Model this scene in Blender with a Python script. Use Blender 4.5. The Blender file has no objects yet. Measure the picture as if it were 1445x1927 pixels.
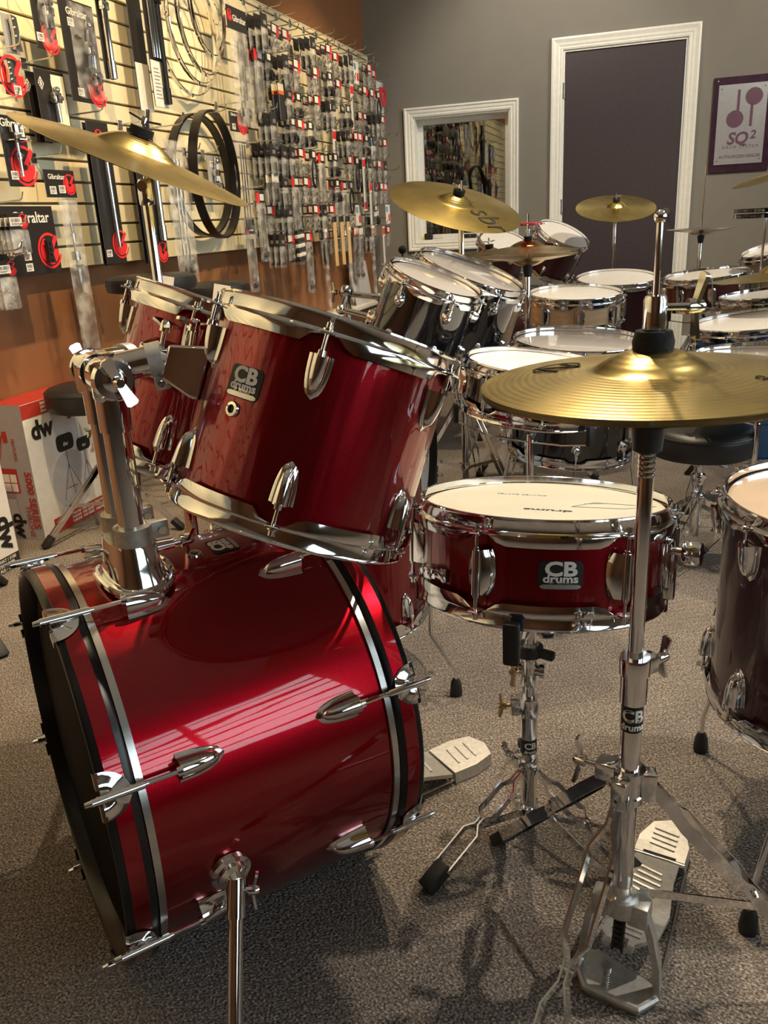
import bpy, bmesh, math, random
from mathutils import Matrix, Vector
V = Vector
PI = math.pi
R = math.radians
rnd = random.Random(7)
scene = bpy.context.scene
col = scene.collection

# ------------------------------------------------------------------ camera
F_PX = 1556.9
CAMPOS = V((0, 0, 1.025))
ROWS = ((0.9517331, 0.05536662, -0.30189177),
        (0.30270148, -0.33196741, 0.8934033),
        (-0.05075351, -0.94166458, -0.33270393))   # camera axes (right, down, forward) in room axes
cam_d = bpy.data.cameras.new('camera')
cam = bpy.data.objects.new('camera', cam_d)
col.objects.link(cam)
cam_d.sensor_fit = 'VERTICAL'
cam_d.sensor_height = 24.0
cam_d.lens = F_PX / 1927 * 24.0
cam_d.clip_start = 0.02
cam.matrix_world = Matrix(((ROWS[0][0], -ROWS[0][1], -ROWS[0][2], CAMPOS.x),
                           (ROWS[1][0], -ROWS[1][1], -ROWS[1][2], CAMPOS.y),
                           (ROWS[2][0], -ROWS[2][1], -ROWS[2][2], CAMPOS.z), (0, 0, 0, 1)))
scene.camera = cam

# ------------------------------------------------------------------ world, lights, exposure
scene.view_settings.view_transform = 'Standard'
scene.view_settings.look = 'None'
scene.view_settings.exposure = 0.22
scene.view_settings.gamma = 1.0
scene.view_settings.use_curve_mapping = False
w = bpy.data.worlds.new('sky')
scene.world = w
w.use_nodes = True
w.node_tree.nodes['Background'].inputs[0].default_value = (0.62, 0.78, 1.0, 1)
w.node_tree.nodes['Background'].inputs[1].default_value = 1.0


def area(name, loc, aim, sx, sy, power, color):
    l = bpy.data.lights.new(name, 'AREA')
    l.shape = 'RECTANGLE'
    l.size, l.size_y, l.energy, l.color = sx, sy, power, color
    o = bpy.data.objects.new(name, l)
    col.objects.link(o)
    o.location = loc
    o.rotation_euler = (V(aim) - V(loc)).to_track_quat('-Z', 'Y').to_euler()
    return o


DAY = (0.80, 0.90, 1.0)
WARM = (1.0, 0.72, 0.38)
ROOM_X1, ROOM_Y0, ROOM_Y1, ROOM_X0, CEIL = 2.75, -3.2, 6.608, -2.2, 3.05
# daylight through the shop windows in the right-hand wall
for wy in (-0.9, 1.5, 3.9):
    area('window_daylight', (ROOM_X1 + 0.06, wy, 1.75), (0, wy, 1.75), 1.9, 1.7, 85, DAY)

# ------------------------------------------------------------------ helpers
WM = {}


def frame(o, z, xh=(1, 0, 0)):
    z = V(z).normalized()
    x = V(xh) - z * V(xh).dot(z)
    if x.length < 1e-5:
        x = V((0, 1, 0)) - z * z.y
    x.normalize()
    y = z.cross(x)
    return Matrix(((x.x, y.x, z.x, o[0]), (x.y, y.y, z.y, o[1]), (x.z, y.z, z.z, o[2]), (0, 0, 0, 1)))


def T(x, y, z):
    return Matrix.Translation((x, y, z))


def RX(a): return Matrix.Rotation(a, 4, 'X')
def RY(a): return Matrix.Rotation(a, 4, 'Y')
def RZ(a): return Matrix.Rotation(a, 4, 'Z')
def S(x, y, z): return Matrix.Diagonal((x, y, z, 1))


def tag(o, label, cat, group=None, kind=None):
    o['label'] = label
    if cat: o['category'] = cat
    if group: o['group'] = group
    if kind: o['kind'] = kind
    return o


def thing(name, label, cat, M=None, group=None):
    o = bpy.data.objects.new(name, None)
    o.empty_display_size = 0.05
    col.objects.link(o)
    M = M if M is not None else Matrix()
    o.matrix_world = M
    WM[o.name] = M.copy()
    return tag(o, label, cat, group)


def inst(name, me, parent=None, M=None):
    o = bpy.data.objects.new(name, me)
    col.objects.link(o)
    M = M if M is not None else Matrix()
    if parent is not None:
        o.parent = parent
        o.matrix_basis = M
        WM[o.name] = WM[parent.name] @ M
    else:
        o.matrix_world = M
        WM[o.name] = M.copy()
    return o


class MB:
    def __init__(s):
        s.v, s.f = [], []

    def add(s, vs, fs, M=None):
        b = len(s.v)
        if M is not None:
            vs = [M @ V(p) for p in vs]
        s.v += [tuple(p) for p in vs]
        s.f += [tuple(b + i for i in q) for q in fs]
        return s

    def box(s, lo, hi, M=None):
        x0, y0, z0 = lo
        x1, y1, z1 = hi
        return s.add([(x0, y0, z0), (x1, y0, z0), (x1, y1, z0), (x0, y1, z0), (x0, y0, z1), (x1, y0, z1), (x1, y1, z1), (x0, y1, z1)],
                     [(0, 3, 2, 1), (4, 5, 6, 7), (0, 1, 5, 4), (1, 2, 6, 5), (2, 3, 7, 6), (3, 0, 4, 7)], M)

    def rbox(s, lo, hi, b, M=None, seg=2):
        bm = bmesh.new()
        bmesh.ops.create_cube(bm, size=1)
        for v in bm.verts:
            v.co = V([(lo[i] + hi[i]) / 2 + v.co[i] * (hi[i] - lo[i]) for i in range(3)])
        bmesh.ops.bevel(bm, geom=bm.edges[:], offset=b, segments=seg, profile=0.5, affect='EDGES')
        bm.verts.index_update()
        s.add([v.co.copy() for v in bm.verts], [[v.index for v in f.verts] for f in bm.faces], M)
        bm.free()
        return s

    def lathe(s, prof, seg=32, M=None, a0=0.0, a1=2 * PI):
        full = abs(a1 - a0 - 2 * PI) < 1e-6
        n = seg if full else seg + 1
        vs = []
        for i in range(n):
            a = a0 + (a1 - a0) * i / seg
            c, d = math.cos(a), math.sin(a)
            vs += [(r * c, r * d, z) for r, z in prof]
        m = len(prof)
        fs = []
        for i in range(seg):
            j = (i + 1) % n
            for k in range(m - 1):
                if prof[k][0] < 1e-7 and prof[k + 1][0] < 1e-7: continue
                fs.append((i * m + k, j * m + k, j * m + k + 1, i * m + k + 1))
        return s.add(vs, fs, M)

    def cyl(s, p0, p1, r0, r1=None, seg=16, caps=True):
        r1 = r0 if r1 is None else r1
        p0, p1 = V(p0), V(p1)
        M = frame(p0, p1 - p0)
        h = (p1 - p0).length
        pr = [(r0, 0), (r1, h)]
        if caps: pr = [(0, 0)] + pr + [(0, h)]
        return s.lathe(pr, seg, M)

    def tube(s, pts, r, seg=8, close=False):
        pts = [V(p) for p in pts]
        n = len(pts)
        rs = r if isinstance(r, (list, tuple)) else [r] * n
        vs, fs = [], []
        up = None
        for i, p in enumerate(pts):
            if close: t = pts[(i + 1) % n] - pts[i - 1]
            elif i == 0: t = pts[1] - p
            elif i == n - 1: t = p - pts[i - 1]
            else: t = (pts[i + 1] - p).normalized() + (p - pts[i - 1]).normalized()
            t.normalize()
            if up is None:
                up = t.orthogonal().normalized()
            else:
                up = (up - t * up.dot(t))
                if up.length < 1e-6: up = t.orthogonal()
                up.normalize()
            sd = t.cross(up)
            for k in range(seg):
                a = 2 * PI * k / seg
                vs.append(p + (up * math.cos(a) + sd * math.sin(a)) * rs[i])
        m = n if close else n - 1
        for i in range(m):
            j = (i + 1) % n
            for k in range(seg):
                k2 = (k + 1) % seg
                fs.append((i * seg + k, i * seg + k2, j * seg + k2, j * seg + k))
        if not close:
            fs.append(tuple(range(seg))[::-1])
            fs.append(tuple(range((n - 1) * seg, n * seg)))
        return s.add(vs, fs)

    def strip(s, pts, side, w, t):
        """flat bar along pts: w wide along `side`, t thick"""
        pts = [V(p) for p in pts]
        side = V(side).normalized()
        vs, fs = [], []
        n = len(pts)
        for i, p in enumerate(pts):
            a = pts[max(i - 1, 0)]
            b = pts[min(i + 1, n - 1)]
            tg = (b - a).normalized()
            sd = (side - tg * side.dot(tg)).normalized()
            nm = tg.cross(sd)
            for u, v_ in ((-1, -1), (1, -1), (1, 1), (-1, 1)):
                vs.append(p + sd * (u * w / 2) + nm * (v_ * t / 2))
        for i in range(n - 1):
            for k in range(4):
                k2 = (k + 1) % 4
                fs.append((i * 4 + k, i * 4 + k2, i * 4 + 4 + k2, i * 4 + 4 + k))
        fs.append((3, 2, 1, 0))
        fs.append(tuple(range(4 * n - 4, 4 * n)))
        return s.add(vs, fs)

    def prism(s, poly, z0, z1, M=None):
        n = len(poly)
        vs = [(x, y, z0) for x, y in poly] + [(x, y, z1) for x, y in poly]
        fs = [tuple(range(n))[::-1], tuple(range(n, 2 * n))]
        for i in range(n):
            j = (i + 1) % n
            fs.append((i, j, n + j, n + i))
        return s.add(vs, fs, M)

    def ball(s, c, r, seg=12, M=None, sc=(1, 1, 1)):
        pr = [(r * math.sin(PI * i / 8), -r * math.cos(PI * i / 8)) for i in range(9)]
        pr[0] = (0, -r); pr[-1] = (0, r)
        M2 = T(*c) @ S(*sc)
        return s.lathe(pr, seg, (M @ M2) if M is not None else M2)

    def mesh(s, name, mat, smooth=40):
        me = bpy.data.meshes.new(name)
        me.from_pydata(s.v, [], s.f)
        me.validate()
        bm = bmesh.new()
        bm.from_mesh(me)
        bmesh.ops.remove_doubles(bm, verts=bm.verts, dist=1e-6)
        bmesh.ops.recalc_face_normals(bm, faces=bm.faces)
        bm.to_mesh(me)
        bm.free()
        if smooth:
            me.shade_smooth()
            me.set_sharp_from_angle(angle=R(smooth))
        me.materials.append(mat)
        return me

    def build(s, name, mat, parent=None, world=False, smooth=40, M=None):
        if world and parent is not None:
            inv = WM[parent.name].inverted()
            s.v = [tuple(inv @ V(p)) for p in s.v]
        return inst(name, s.mesh(name, mat, smooth), parent, M)


def ray(px, py):
    d = (px - 722.5, py - 963.5, F_PX)
    return V([sum(ROWS[i][k] * d[k] for k in range(3)) / F_PX for i in range(3)])


def at_x(px, py, x):
    d = ray(px, py)
    return CAMPOS + d * (x / d.x)


def at_y(px, py, y):
    d = ray(px, py)
    return CAMPOS + d * (y / d.y)


def at_z(px, py, z):
    d = ray(px, py)
    return CAMPOS + d * ((z - CAMPOS.z) / d.z)


def at_d(px, py, t):
    return CAMPOS + ray(px, py) * t


# ------------------------------------------------------------------ materials
MATS = {}


class NT:
    def __init__(s, name):
        s.m = bpy.data.materials.new(name)
        s.m.use_nodes = True
        s.n = s.m.node_tree.nodes
        s.l = s.m.node_tree.links
        s.b = s.n['Principled BSDF']

    def node(s, t, **kw):
        n = s.n.new(t)
        for k, v in kw.items():
            if k.startswith('_'): setattr(n, k[1:], v)
            else: n.inputs[k.replace('__', ' ')].default_value = v
        return n

    def link(s, a, b): s.l.new(a, b)

    def coords(s, scale=(1, 1, 1), out='Object', rot=(0, 0, 0)):
        c = s.n.new('ShaderNodeTexCoord')
        m = s.n.new('ShaderNodeMapping')
        m.inputs['Scale'].default_value = scale
        m.inputs['Rotation'].default_value = rot
        s.link(c.outputs[out], m.inputs['Vector'])
        return m.outputs['Vector']

    def ramp(s, fac, stops):
        r = s.n.new('ShaderNodeValToRGB')
        while len(r.color_ramp.elements) < len(stops): r.color_ramp.elements.new(0.5)
        for e, (p, c) in zip(r.color_ramp.elements, stops):
            e.position = p
            e.color = (*c, 1) if len(c) == 3 else c
        s.link(fac, r.inputs['Fac'])
        return r.outputs['Color']

    def bump(s, h, strength=0.2, dist=0.002, coat=False):
        b = s.n.new('ShaderNodeBump')
        b.inputs['Strength'].default_value = strength
        b.inputs['Distance'].default_value = dist
        s.link(h, b.inputs['Height'])
        s.link(b.outputs['Normal'], s.b.inputs['Normal'])
        if coat: s.link(b.outputs['Normal'], s.b.inputs['Coat Normal'])
        return b


def mat(name, color, rough=0.5, metal=0.0, coat=0.0, noise=0.0, nscale=40.0, bump=0.0, spec=None, emit=None, estr=0.0,
        coat_rough=0.03, bscale=None, nstretch=(1, 1, 1)):
    t = NT(name)
    b = t.b
    b.inputs['Base Color'].default_value = (*color, 1)
    b.inputs['Roughness'].default_value = rough
    b.inputs['Metallic'].default_value = metal
    b.inputs['Coat Weight'].default_value = coat
    b.inputs['Coat Roughness'].default_value = coat_rough
    if spec is not None: b.inputs['Specular IOR Level'].default_value = spec
    if emit:
        b.inputs['Emission Color'].default_value = (*emit, 1)
        b.inputs['Emission Strength'].default_value = estr
    vec = t.coords(nstretch)
    n = t.node('ShaderNodeTexNoise', Scale=nscale, Detail=4.0)
    t.link(vec, n.inputs['Vector'])
    k = noise if noise else 0.04
    lo = tuple(max(c * (1 - k), 0) for c in color)
    hi = tuple(min(c * (1 + k), 1) for c in color)
    t.link(t.ramp(n.outputs['Fac'], [(0.3, lo), (0.7, hi)]), b.inputs['Base Color'])
    if bump:
        n2 = n
        if bscale:
            n2 = t.node('ShaderNodeTexNoise', Scale=bscale, Detail=3.0)
            t.link(vec, n2.inputs['Vector'])
        t.bump(n2.outputs['Fac'], bump)
    MATS[name] = t.m
    return t.m


M_CHROME = mat('chrome', (0.80, 0.80, 0.81), 0.07, 1.0)
M_CHROME2 = mat('satin_steel', (0.62, 0.61, 0.59), 0.22, 1.0, noise=0.08)
M_CAST = mat('cast_aluminium', (0.56, 0.55, 0.52), 0.42, 0.75, noise=0.12, nscale=120, bump=0.12)
M_BLACKRUB = mat('black_rubber', (0.012, 0.012, 0.013), 0.55)
M_FELT = mat('black_felt', (0.010, 0.010, 0.011), 0.95, bump=0.4, nscale=400)
M_BLACKGLOSS = mat('black_lacquer', (0.006, 0.006, 0.008), 0.10, coat=1.0)
M_HOOPBLACK = mat('black_hoop', (0.007, 0.006, 0.006), 0.30, coat=0.15, coat_rough=0.2, spec=0.3)
M_BLACKHEAD = mat('black_head', (0.003, 0.003, 0.003), 0.6, spec=0.06)
M_VINYL = mat('black_vinyl', (0.016, 0.016, 0.018), 0.42, bump=0.15, nscale=260)
M_HEADW = mat('white_head', (0.80, 0.79, 0.78), 0.42, coat=0.15, coat_rough=0.25)
M_HEADC = mat('coated_cream_head', (0.54, 0.53, 0.44), 0.55, noise=0.05, nscale=9)
M_HEADT = mat('clear_tan_head', (0.62, 0.48, 0.36), 0.16, coat=0.8, coat_rough=0.06, noise=0.08, nscale=6)
M_HEADG = mat('clear_grey_head', (0.50, 0.47, 0.45), 0.12, coat=0.8, coat_rough=0.05, noise=0.05, nscale=6)
M_GREYPL = mat('grey_plastic', (0.30, 0.30, 0.31), 0.4)
M_WHITEPL = mat('white_card', (0.80, 0.78, 0.74), 0.55)
M_CREAMPL = mat('cream_card', (0.80, 0.73, 0.55), 0.6)
M_BLACKCARD = mat('black_card', (0.020, 0.017, 0.016), 0.35, coat=0.3, coat_rough=0.15)
M_REDINK = mat('red_ink', (0.80, 0.030, 0.035), 0.4, coat=0.2)
M_ORANGEINK = mat('orange_ink', (0.85, 0.17, 0.03), 0.45)
M_BLUEPL = mat('blue_plastic', (0.10, 0.32, 0.62), 0.4)
M_WHITEINK = mat('white_ink', (0.82, 0.80, 0.74), 0.5)
M_BLACKINK = mat('black_ink', (0.012, 0.012, 0.012), 0.5)
M_DARKINK = mat('etched_dark_ink', (0.045, 0.040, 0.032), 0.9, spec=0.0)
M_GREYINK = mat('grey_ink', (0.25, 0.24, 0.25), 0.5)
M_SILVERINK = mat('silver_foil', (0.66, 0.67, 0.70), 0.25, 0.8)
M_WHITETRIM = mat('white_trim_paint', (0.78, 0.79, 0.74), 0.38)
M_WOODSTICK = mat('beech_wood', (0.62, 0.42, 0.20), 0.5, noise=0.15, nscale=30, nstretch=(4, 4, 0.6))
M_BRASSNUT = mat('yellowed_wing_nut', (0.72, 0.52, 0.28), 0.25, 1.0)
M_REDPL = mat('red_plastic', (0.55, 0.02, 0.03), 0.35)
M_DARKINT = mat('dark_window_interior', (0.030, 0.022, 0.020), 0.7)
M_BULB = mat('lamp_glow', (1, 0.8, 0.5), 0.4, emit=(1.0, 0.72, 0.40), estr=30)


def wrap_red(name, base, metal=0.75, rough=0.30, streak=0.12):
    """candy-red wrap: metallic foil under clear coat, slightly wavy along the shell"""
    t = NT(name)
    b = t.b
    b.inputs['Metallic'].default_value = metal
    b.inputs['Roughness'].default_value = rough
    b.inputs['Coat Weight'].default_value = 1.0
    b.inputs['Coat Roughness'].default_value = 0.02
    v = t.coords((1, 1, 1))
    n = t.node('ShaderNodeTexNoise', Scale=900.0, Detail=1.0)
    t.link(v, n.inputs['Vector'])
    lo = tuple(c * 0.8 for c in base)
    hi = tuple(min(1, c * 1.2) for c in base)
    t.link(t.ramp(n.outputs['Fac'], [(0.35, lo), (0.65, hi)]), b.inputs['Base Color'])
    v2 = t.coords((1, 1, 0.12))
    n2 = t.node('ShaderNodeTexNoise', Scale=26.0, Detail=2.0)
    t.link(v2, n2.inputs['Vector'])
    t.bump(n2.outputs['Fac'], streak, 0.01, coat=True)
    MATS[name] = t.m
    return t.m


M_RED = wrap_red('candy_red_wrap', (0.23, 0.0015, 0.007), metal=0.9, rough=0.36, streak=0.40)
M_REDBD = wrap_red('candy_red_bass_wrap', (0.30, 0.0012, 0.008), metal=0.95, rough=0.29, streak=0.04)
M_WINE = wrap_red('dark_wine_lacquer', (0.050, 0.006, 0.012), metal=0.25, rough=0.35, streak=0.03)
M_WINE2 = mat('wine_lacquer', (0.10, 0.018, 0.022), 0.2, coat=1.0, noise=0.1, nscale=20)
M_BLUE = wrap_red('blue_lacquer', (0.004, 0.085, 0.26), metal=0.5, rough=0.35, streak=0.03)
M_MAPLE = mat('natural_maple', (0.66, 0.44, 0.26), 0.25, coat=0.8, noise=0.12, nscale=12, nstretch=(1, 1, 6))
M_OAK = mat('champagne_sparkle', (0.50, 0.40, 0.24), 0.32, 0.35, coat=0.7, noise=0.18, nscale=300)


def cymbal_mat(name, base, rough=0.24, ring=900.0, strength=0.22, patch=0.2):
    t = NT(name)
    b = t.b
    b.inputs['Metallic'].default_value = 1.0
    b.inputs['Roughness'].default_value = rough
    c = t.n.new('ShaderNodeTexCoord')
    ln = t.node('ShaderNodeVectorMath', _operation='MULTIPLY')
    ln.inputs[1].default_value = (1, 1, 0)
    t.link(c.outputs['Object'], ln.inputs[0])
    le = t.node('ShaderNodeVectorMath', _operation='LENGTH')
    t.link(ln.outputs[0], le.inputs[0])
    mu = t.node('ShaderNodeMath', _operation='MULTIPLY')
    mu.inputs[1].default_value = ring
    t.link(le.outputs['Value'], mu.inputs[0])
    si = t.node('ShaderNodeMath', _operation='SINE')
    t.link(mu.outputs[0], si.inputs[0])
    n = t.node('ShaderNodeTexNoise', Scale=14.0, Detail=5.0)
    t.link(c.outputs['Object'], n.inputs['Vector'])
    lo = tuple(x * (1 - patch) for x in base)
    hi = tuple(min(1, x * (1 + patch * 0.6)) for x in base)
    t.link(t.ramp(n.outputs['Fac'], [(0.3, lo), (0.7, hi)]), b.inputs['Base Color'])
    t.bump(si.outputs[0], strength, 0.0006)
    MATS[name] = t.m
    return t.m


M_BRASS = cymbal_mat('brass_cymbal', (0.76, 0.59, 0.20))
M_BRASSD = cymbal_mat('aged_brass_cymbal', (0.56, 0.44, 0.17), 0.25, 800, 0.10, 0.3)
M_BRONZE = cymbal_mat('bronze_cymbal', (0.62, 0.44, 0.20), 0.26)
M_STEELCYM = cymbal_mat('pale_cymbal', (0.66, 0.60, 0.48), 0.22)


def bag_mat(name, milky, tint, gloss=0.25, crinkle=0.6):
    t = NT(name)
    b = t.b
    out = t.n['Material Output']
    tr = t.node('ShaderNodeBsdfTransparent')
    tr.inputs[0].default_value = (0.95, 0.95, 0.95, 1)
    b.inputs['Base Color'].default_value = (*tint, 1)
    b.inputs['Roughness'].default_value = 0.12
    b.inputs['Specular IOR Level'].default_value = 0.9
    v = t.coords((1, 1, 1))
    n = t.node('ShaderNodeTexNoise', Scale=22.0, Detail=1.0)
    t.link(v, n.inputs['Vector'])
    t.bump(n.outputs['Fac'], crinkle, 0.01)
    mx = t.node('ShaderNodeMixShader')
    rp = t.ramp(n.outputs['Fac'], [(0.45, (milky,) * 3), (0.72, (min(1, milky + gloss),) * 3)])
    t.link(rp, mx.inputs[0])
    t.link(tr.outputs[0], mx.inputs[1])
    t.link(b.outputs[0], mx.inputs[2])
    t.link(mx.outputs[0], out.inputs[0])
    MATS[name] = t.m
    return t.m


M_BAG = bag_mat('clear_poly_bag', 0.03, (0.88, 0.87, 0.85), 0.20)
M_BAG2 = bag_mat('milky_poly_bag', 0.09, (0.88, 0.87, 0.84), 0.34)


def glass_mat():
    t = NT('window_glass')
    out = t.n['Material Output']
    tr = t.node('ShaderNodeBsdfTransparent')
    tr.inputs[0].default_value = (0.80, 0.82, 0.80, 1)
    gl = t.node('ShaderNodeBsdfGlossy', Roughness=0.02)
    n = t.node('ShaderNodeTexNoise', Scale=6.0, Detail=1.0)
    t.link(t.coords(), n.inputs['Vector'])
    fr = t.node('ShaderNodeFresnel', IOR=1.5)
    mr = t.node('ShaderNodeMath', _operation='MULTIPLY_ADD')
    mr.inputs[1].default_value = 1.6
    mr.inputs[2].default_value = 0.08
    t.link(fr.outputs[0], mr.inputs[0])
    mx = t.node('ShaderNodeMixShader')
    t.link(mr.outputs[0], mx.inputs[0])
    t.link(tr.outputs[0], mx.inputs[1])
    t.link(gl.outputs[0], mx.inputs[2])
    t.link(mx.outputs[0], out.inputs[0])
    return t.m


M_GLASS = glass_mat()


def carpet_mat():
    t = NT('carpet_loop_pile')
    b = t.b
    b.inputs['Roughness'].default_value = 0.95
    b.inputs['Specular IOR Level'].default_value = 0.15
    v = t.coords((1, 1, 1), rot=(0, 0, R(28)))
    big = t.node('ShaderNodeTexNoise', Scale=7.0, Detail=3.0)
    t.link(v, big.inputs['Vector'])
    fine = t.node('ShaderNodeTexNoise', Scale=250.0, Detail=2.0)
    t.link(v, fine.inputs['Vector'])
    vor = t.node('ShaderNodeTexVoronoi', Scale=190.0)
    v2 = t.coords((1.0, 1.9, 1), rot=(0, 0, R(45)))
    t.link(v2, vor.inputs['Vector'])
    wv = t.node('ShaderNodeTexWave', Scale=9.0, Distortion=1.0)
    wv.inputs['Detail Scale'].default_value = 3.0
    t.link(v2, wv.inputs['Vector'])
    base = t.ramp(fine.outputs['Fac'], [(0.30, (0.105, 0.088, 0.077)), (0.48, (0.260, 0.228, 0.205)), (0.70, (0.58, 0.54, 0.50))])
    cells = t.ramp(vor.outputs['Distance'], [(0.0, (1.25, 1.25, 1.25)), (0.55, (0.62, 0.60, 0.58))])
    m1 = t.node('ShaderNodeMixRGB', _blend_type='MULTIPLY')
    m1.inputs[0].default_value = 0.8
    t.link(base, m1.inputs[1])
    t.link(cells, m1.inputs[2])
    patch = t.ramp(big.outputs['Fac'], [(0.35, (0.86, 0.85, 0.84)), (0.65, (1.10, 1.09, 1.06))])
    m2 = t.node('ShaderNodeMixRGB', _blend_type='MULTIPLY')
    m2.inputs[0].default_value = 0.8
    t.link(m1.outputs[0], m2.inputs[1])
    t.link(patch, m2.inputs[2])
    bands = t.ramp(wv.outputs['Fac'], [(0.3, (0.93, 0.93, 0.93)), (0.7, (1.06, 1.06, 1.06))])
    m3 = t.node('ShaderNodeMixRGB', _blend_type='MULTIPLY')
    m3.inputs[0].default_value = 0.7
    t.link(m2.outputs[0], m3.inputs[1])
    t.link(bands, m3.inputs[2])
    t.link(m3.outputs[0], b.inputs['Base Color'])
    t.bump(vor.outputs['Distance'], 0.8, 0.004).invert = True
    return t.m


M_CARPET = carpet_mat()
M_WALLGREY = mat('warm_grey_wall_paint', (0.205, 0.196, 0.172), 0.75, noise=0.03, nscale=5, bump=0.05, bscale=160)
M_WALLBROWN = mat('terracotta_wall_paint', (0.26, 0.112, 0.046), 0.60, noise=0.05, nscale=4, bump=0.05, bscale=160)
M_CEIL = mat('ceiling_paint', (0.60, 0.58, 0.53), 0.9)
M_SLAT = mat('cream_slat_laminate', (0.78, 0.70, 0.48), 0.45, noise=0.03)
M_SLATBACK = mat('slat_groove_board', (0.16, 0.12, 0.07), 0.8)
M_DOOR = mat('dark_plum_door', (0.050, 0.040, 0.048), 0.42, noise=0.12, nscale=60, bump=0.05)
M_DWWHITE = mat('carton_white', (0.78, 0.77, 0.75), 0.5)
M_DWGREY = mat('carton_lilac_grey', (0.36, 0.35, 0.38), 0.5)
M_DWRED = mat('carton_red', (0.42, 0.035, 0.025), 0.5)
M_PRINTGREY = mat('print_light_grey', (0.60, 0.60, 0.63), 0.5)
M_LOWCAB = mat('brown_cabinet', (0.10, 0.045, 0.02), 0.5)
M_PLUMFRAME = mat('plum_sign_board', (0.090, 0.045, 0.085), 0.22, 0.55, noise=0.25, nscale=30)
M_SIGNSILVER = mat('brushed_sign_plate', (0.72, 0.76, 0.82), 0.28, 0.75, noise=0.05)
M_PLUMINK = mat('plum_ink', (0.13, 0.065, 0.11), 0.4)

# ------------------------------------------------------------------ text
def text_mesh(s, size, mt, bold=0.0, ext=0.0004, align='CENTER', spacing=1.0, sx=1.0, shear=0.0, res=3):
    cu = bpy.data.curves.new('lettering', 'FONT')
    cu.body = s
    cu.size = size
    cu.extrude = ext
    cu.offset = bold * size
    cu.align_x = align
    cu.align_y = 'CENTER'
    cu.space_character = spacing
    cu.shear = shear
    cu.resolution_u = res
    ob = bpy.data.objects.new('lettering', cu)
    me = bpy.data.meshes.new_from_object(ob)
    bpy.data.objects.remove(ob)
    bpy.data.curves.remove(cu)
    if sx != 1.0:
        me.transform(S(sx, 1, 1))
    me.materials.clear()
    me.materials.append(mt)
    return me


def wrap_mesh(me, r):
    """bend a flat mesh (x right, y up, z out) round a cylinder of radius r about local z; the patch faces +x"""
    for v in me.vertices:
        a = v.co.x / r
        rr = r + v.co.z
        v.co = V((rr * math.cos(a), rr * math.sin(a), v.co.y))
    return me


def rrect(w_, h_, r, n=5):
    p = []
    for cx, cy, a0 in ((w_ / 2 - r, h_ / 2 - r, 0), (-w_ / 2 + r, h_ / 2 - r, 90), (-w_ / 2 + r, -h_ / 2 + r, 180), (w_ / 2 - r, -h_ / 2 + r, 270)):
        for i in range(n + 1):
            a = R(a0 + 90 * i / n)
            p.append((cx + r * math.cos(a), cy + r * math.sin(a)))
    return p


def patch_mesh(w_, h_, r, mt, z=0.0006, n=12):
    """rounded plate cut in columns so that it bends"""
    mb = MB()
    xs = [-w_ / 2 + w_ * i / n for i in range(n + 1)]
    def hy(x):
        d = abs(x) - (w_ / 2 - r)
        return h_ / 2 if d <= 0 else h_ / 2 - r + math.sqrt(max(r * r - d * d, 0))
    vs, fs = [], []
    for x in xs:
        vs += [(x, -hy(x), z), (x, hy(x), z), (x, -hy(x), 0), (x, hy(x), 0)]
    for i in range(n):
        a, b = i * 4, i * 4 + 4
        fs += [(a, b, b + 1, a + 1), (a, a + 2, b + 2, b), (a + 1, b + 1, b + 3, a + 3)]
    mb.add(vs, fs)
    return mb.mesh('badge_plate', mt)


def cb_badge(parent, M, r, s=1.0, sy=0.82):
    """maker's badge on a shell of radius r; M puts the patch (facing local +x) on the shell"""
    b = inst('badge', wrap_mesh(patch_mesh(0.060 * s, 0.050 * s * sy, 0.006 * s, M_BLACKINK), r + 0.0004), parent, M)
    b['label'] = 'black and silver maker badge'
    bits = [('CB', 0.034, 0.010, 0.012, M_WHITEINK, 0.035), ('drums', 0.0185, -0.0065, 0.012, M_WHITEINK, 0.03)]
    for tx, sz, y, z, mt, bo in bits:
        me = text_mesh(tx, sz * s, mt, bo, 0.0003)
        me.transform(S(1, sy, 1) @ T(0, y * s, 0.0009))
        inst('lettering', wrap_mesh(me, r + 0.0006), b)
    p = patch_mesh(0.054 * s, 0.0075 * s, 0.002 * s, M_SILVERINK)
    p.transform(S(1, sy, 1) @ T(0, -0.0195 * s, 0.0006))
    inst('silver_band', wrap_mesh(p, r + 0.0006), b)
    me = text_mesh('SP SERIES', 0.0068 * s, M_SILVERINK, 0.0, 0.0003, sx=1.15)
    me.transform(S(1, sy, 1) @ T(0, -0.0128 * s, 0.0009))
    inst('lettering', wrap_mesh(me, r + 0.0006), b)
    return b


# ------------------------------------------------------------------ room shell
def struct(name, mb, m, parent=None, smooth=0):
    o = mb.build(name, m, parent, smooth=smooth)
    if parent is None: o['kind'] = 'structure'
    return o


struct('floor', MB().box((ROOM_X0 - .1, ROOM_Y0 - .1, -0.1), (ROOM_X1 + .1, ROOM_Y1 + .6, 0)), M_CARPET)
struct('ceiling', MB().box((ROOM_X0 - .1, ROOM_Y0 - .1, CEIL), (ROOM_X1 + .1, ROOM_Y1 + .1, CEIL + .1)), M_CEIL)
struct('wall_left', MB().box((ROOM_X0 - .1, ROOM_Y0 - .1, 0), (ROOM_X0, ROOM_Y1 + .1, CEIL)), M_WALLBROWN)


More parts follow.
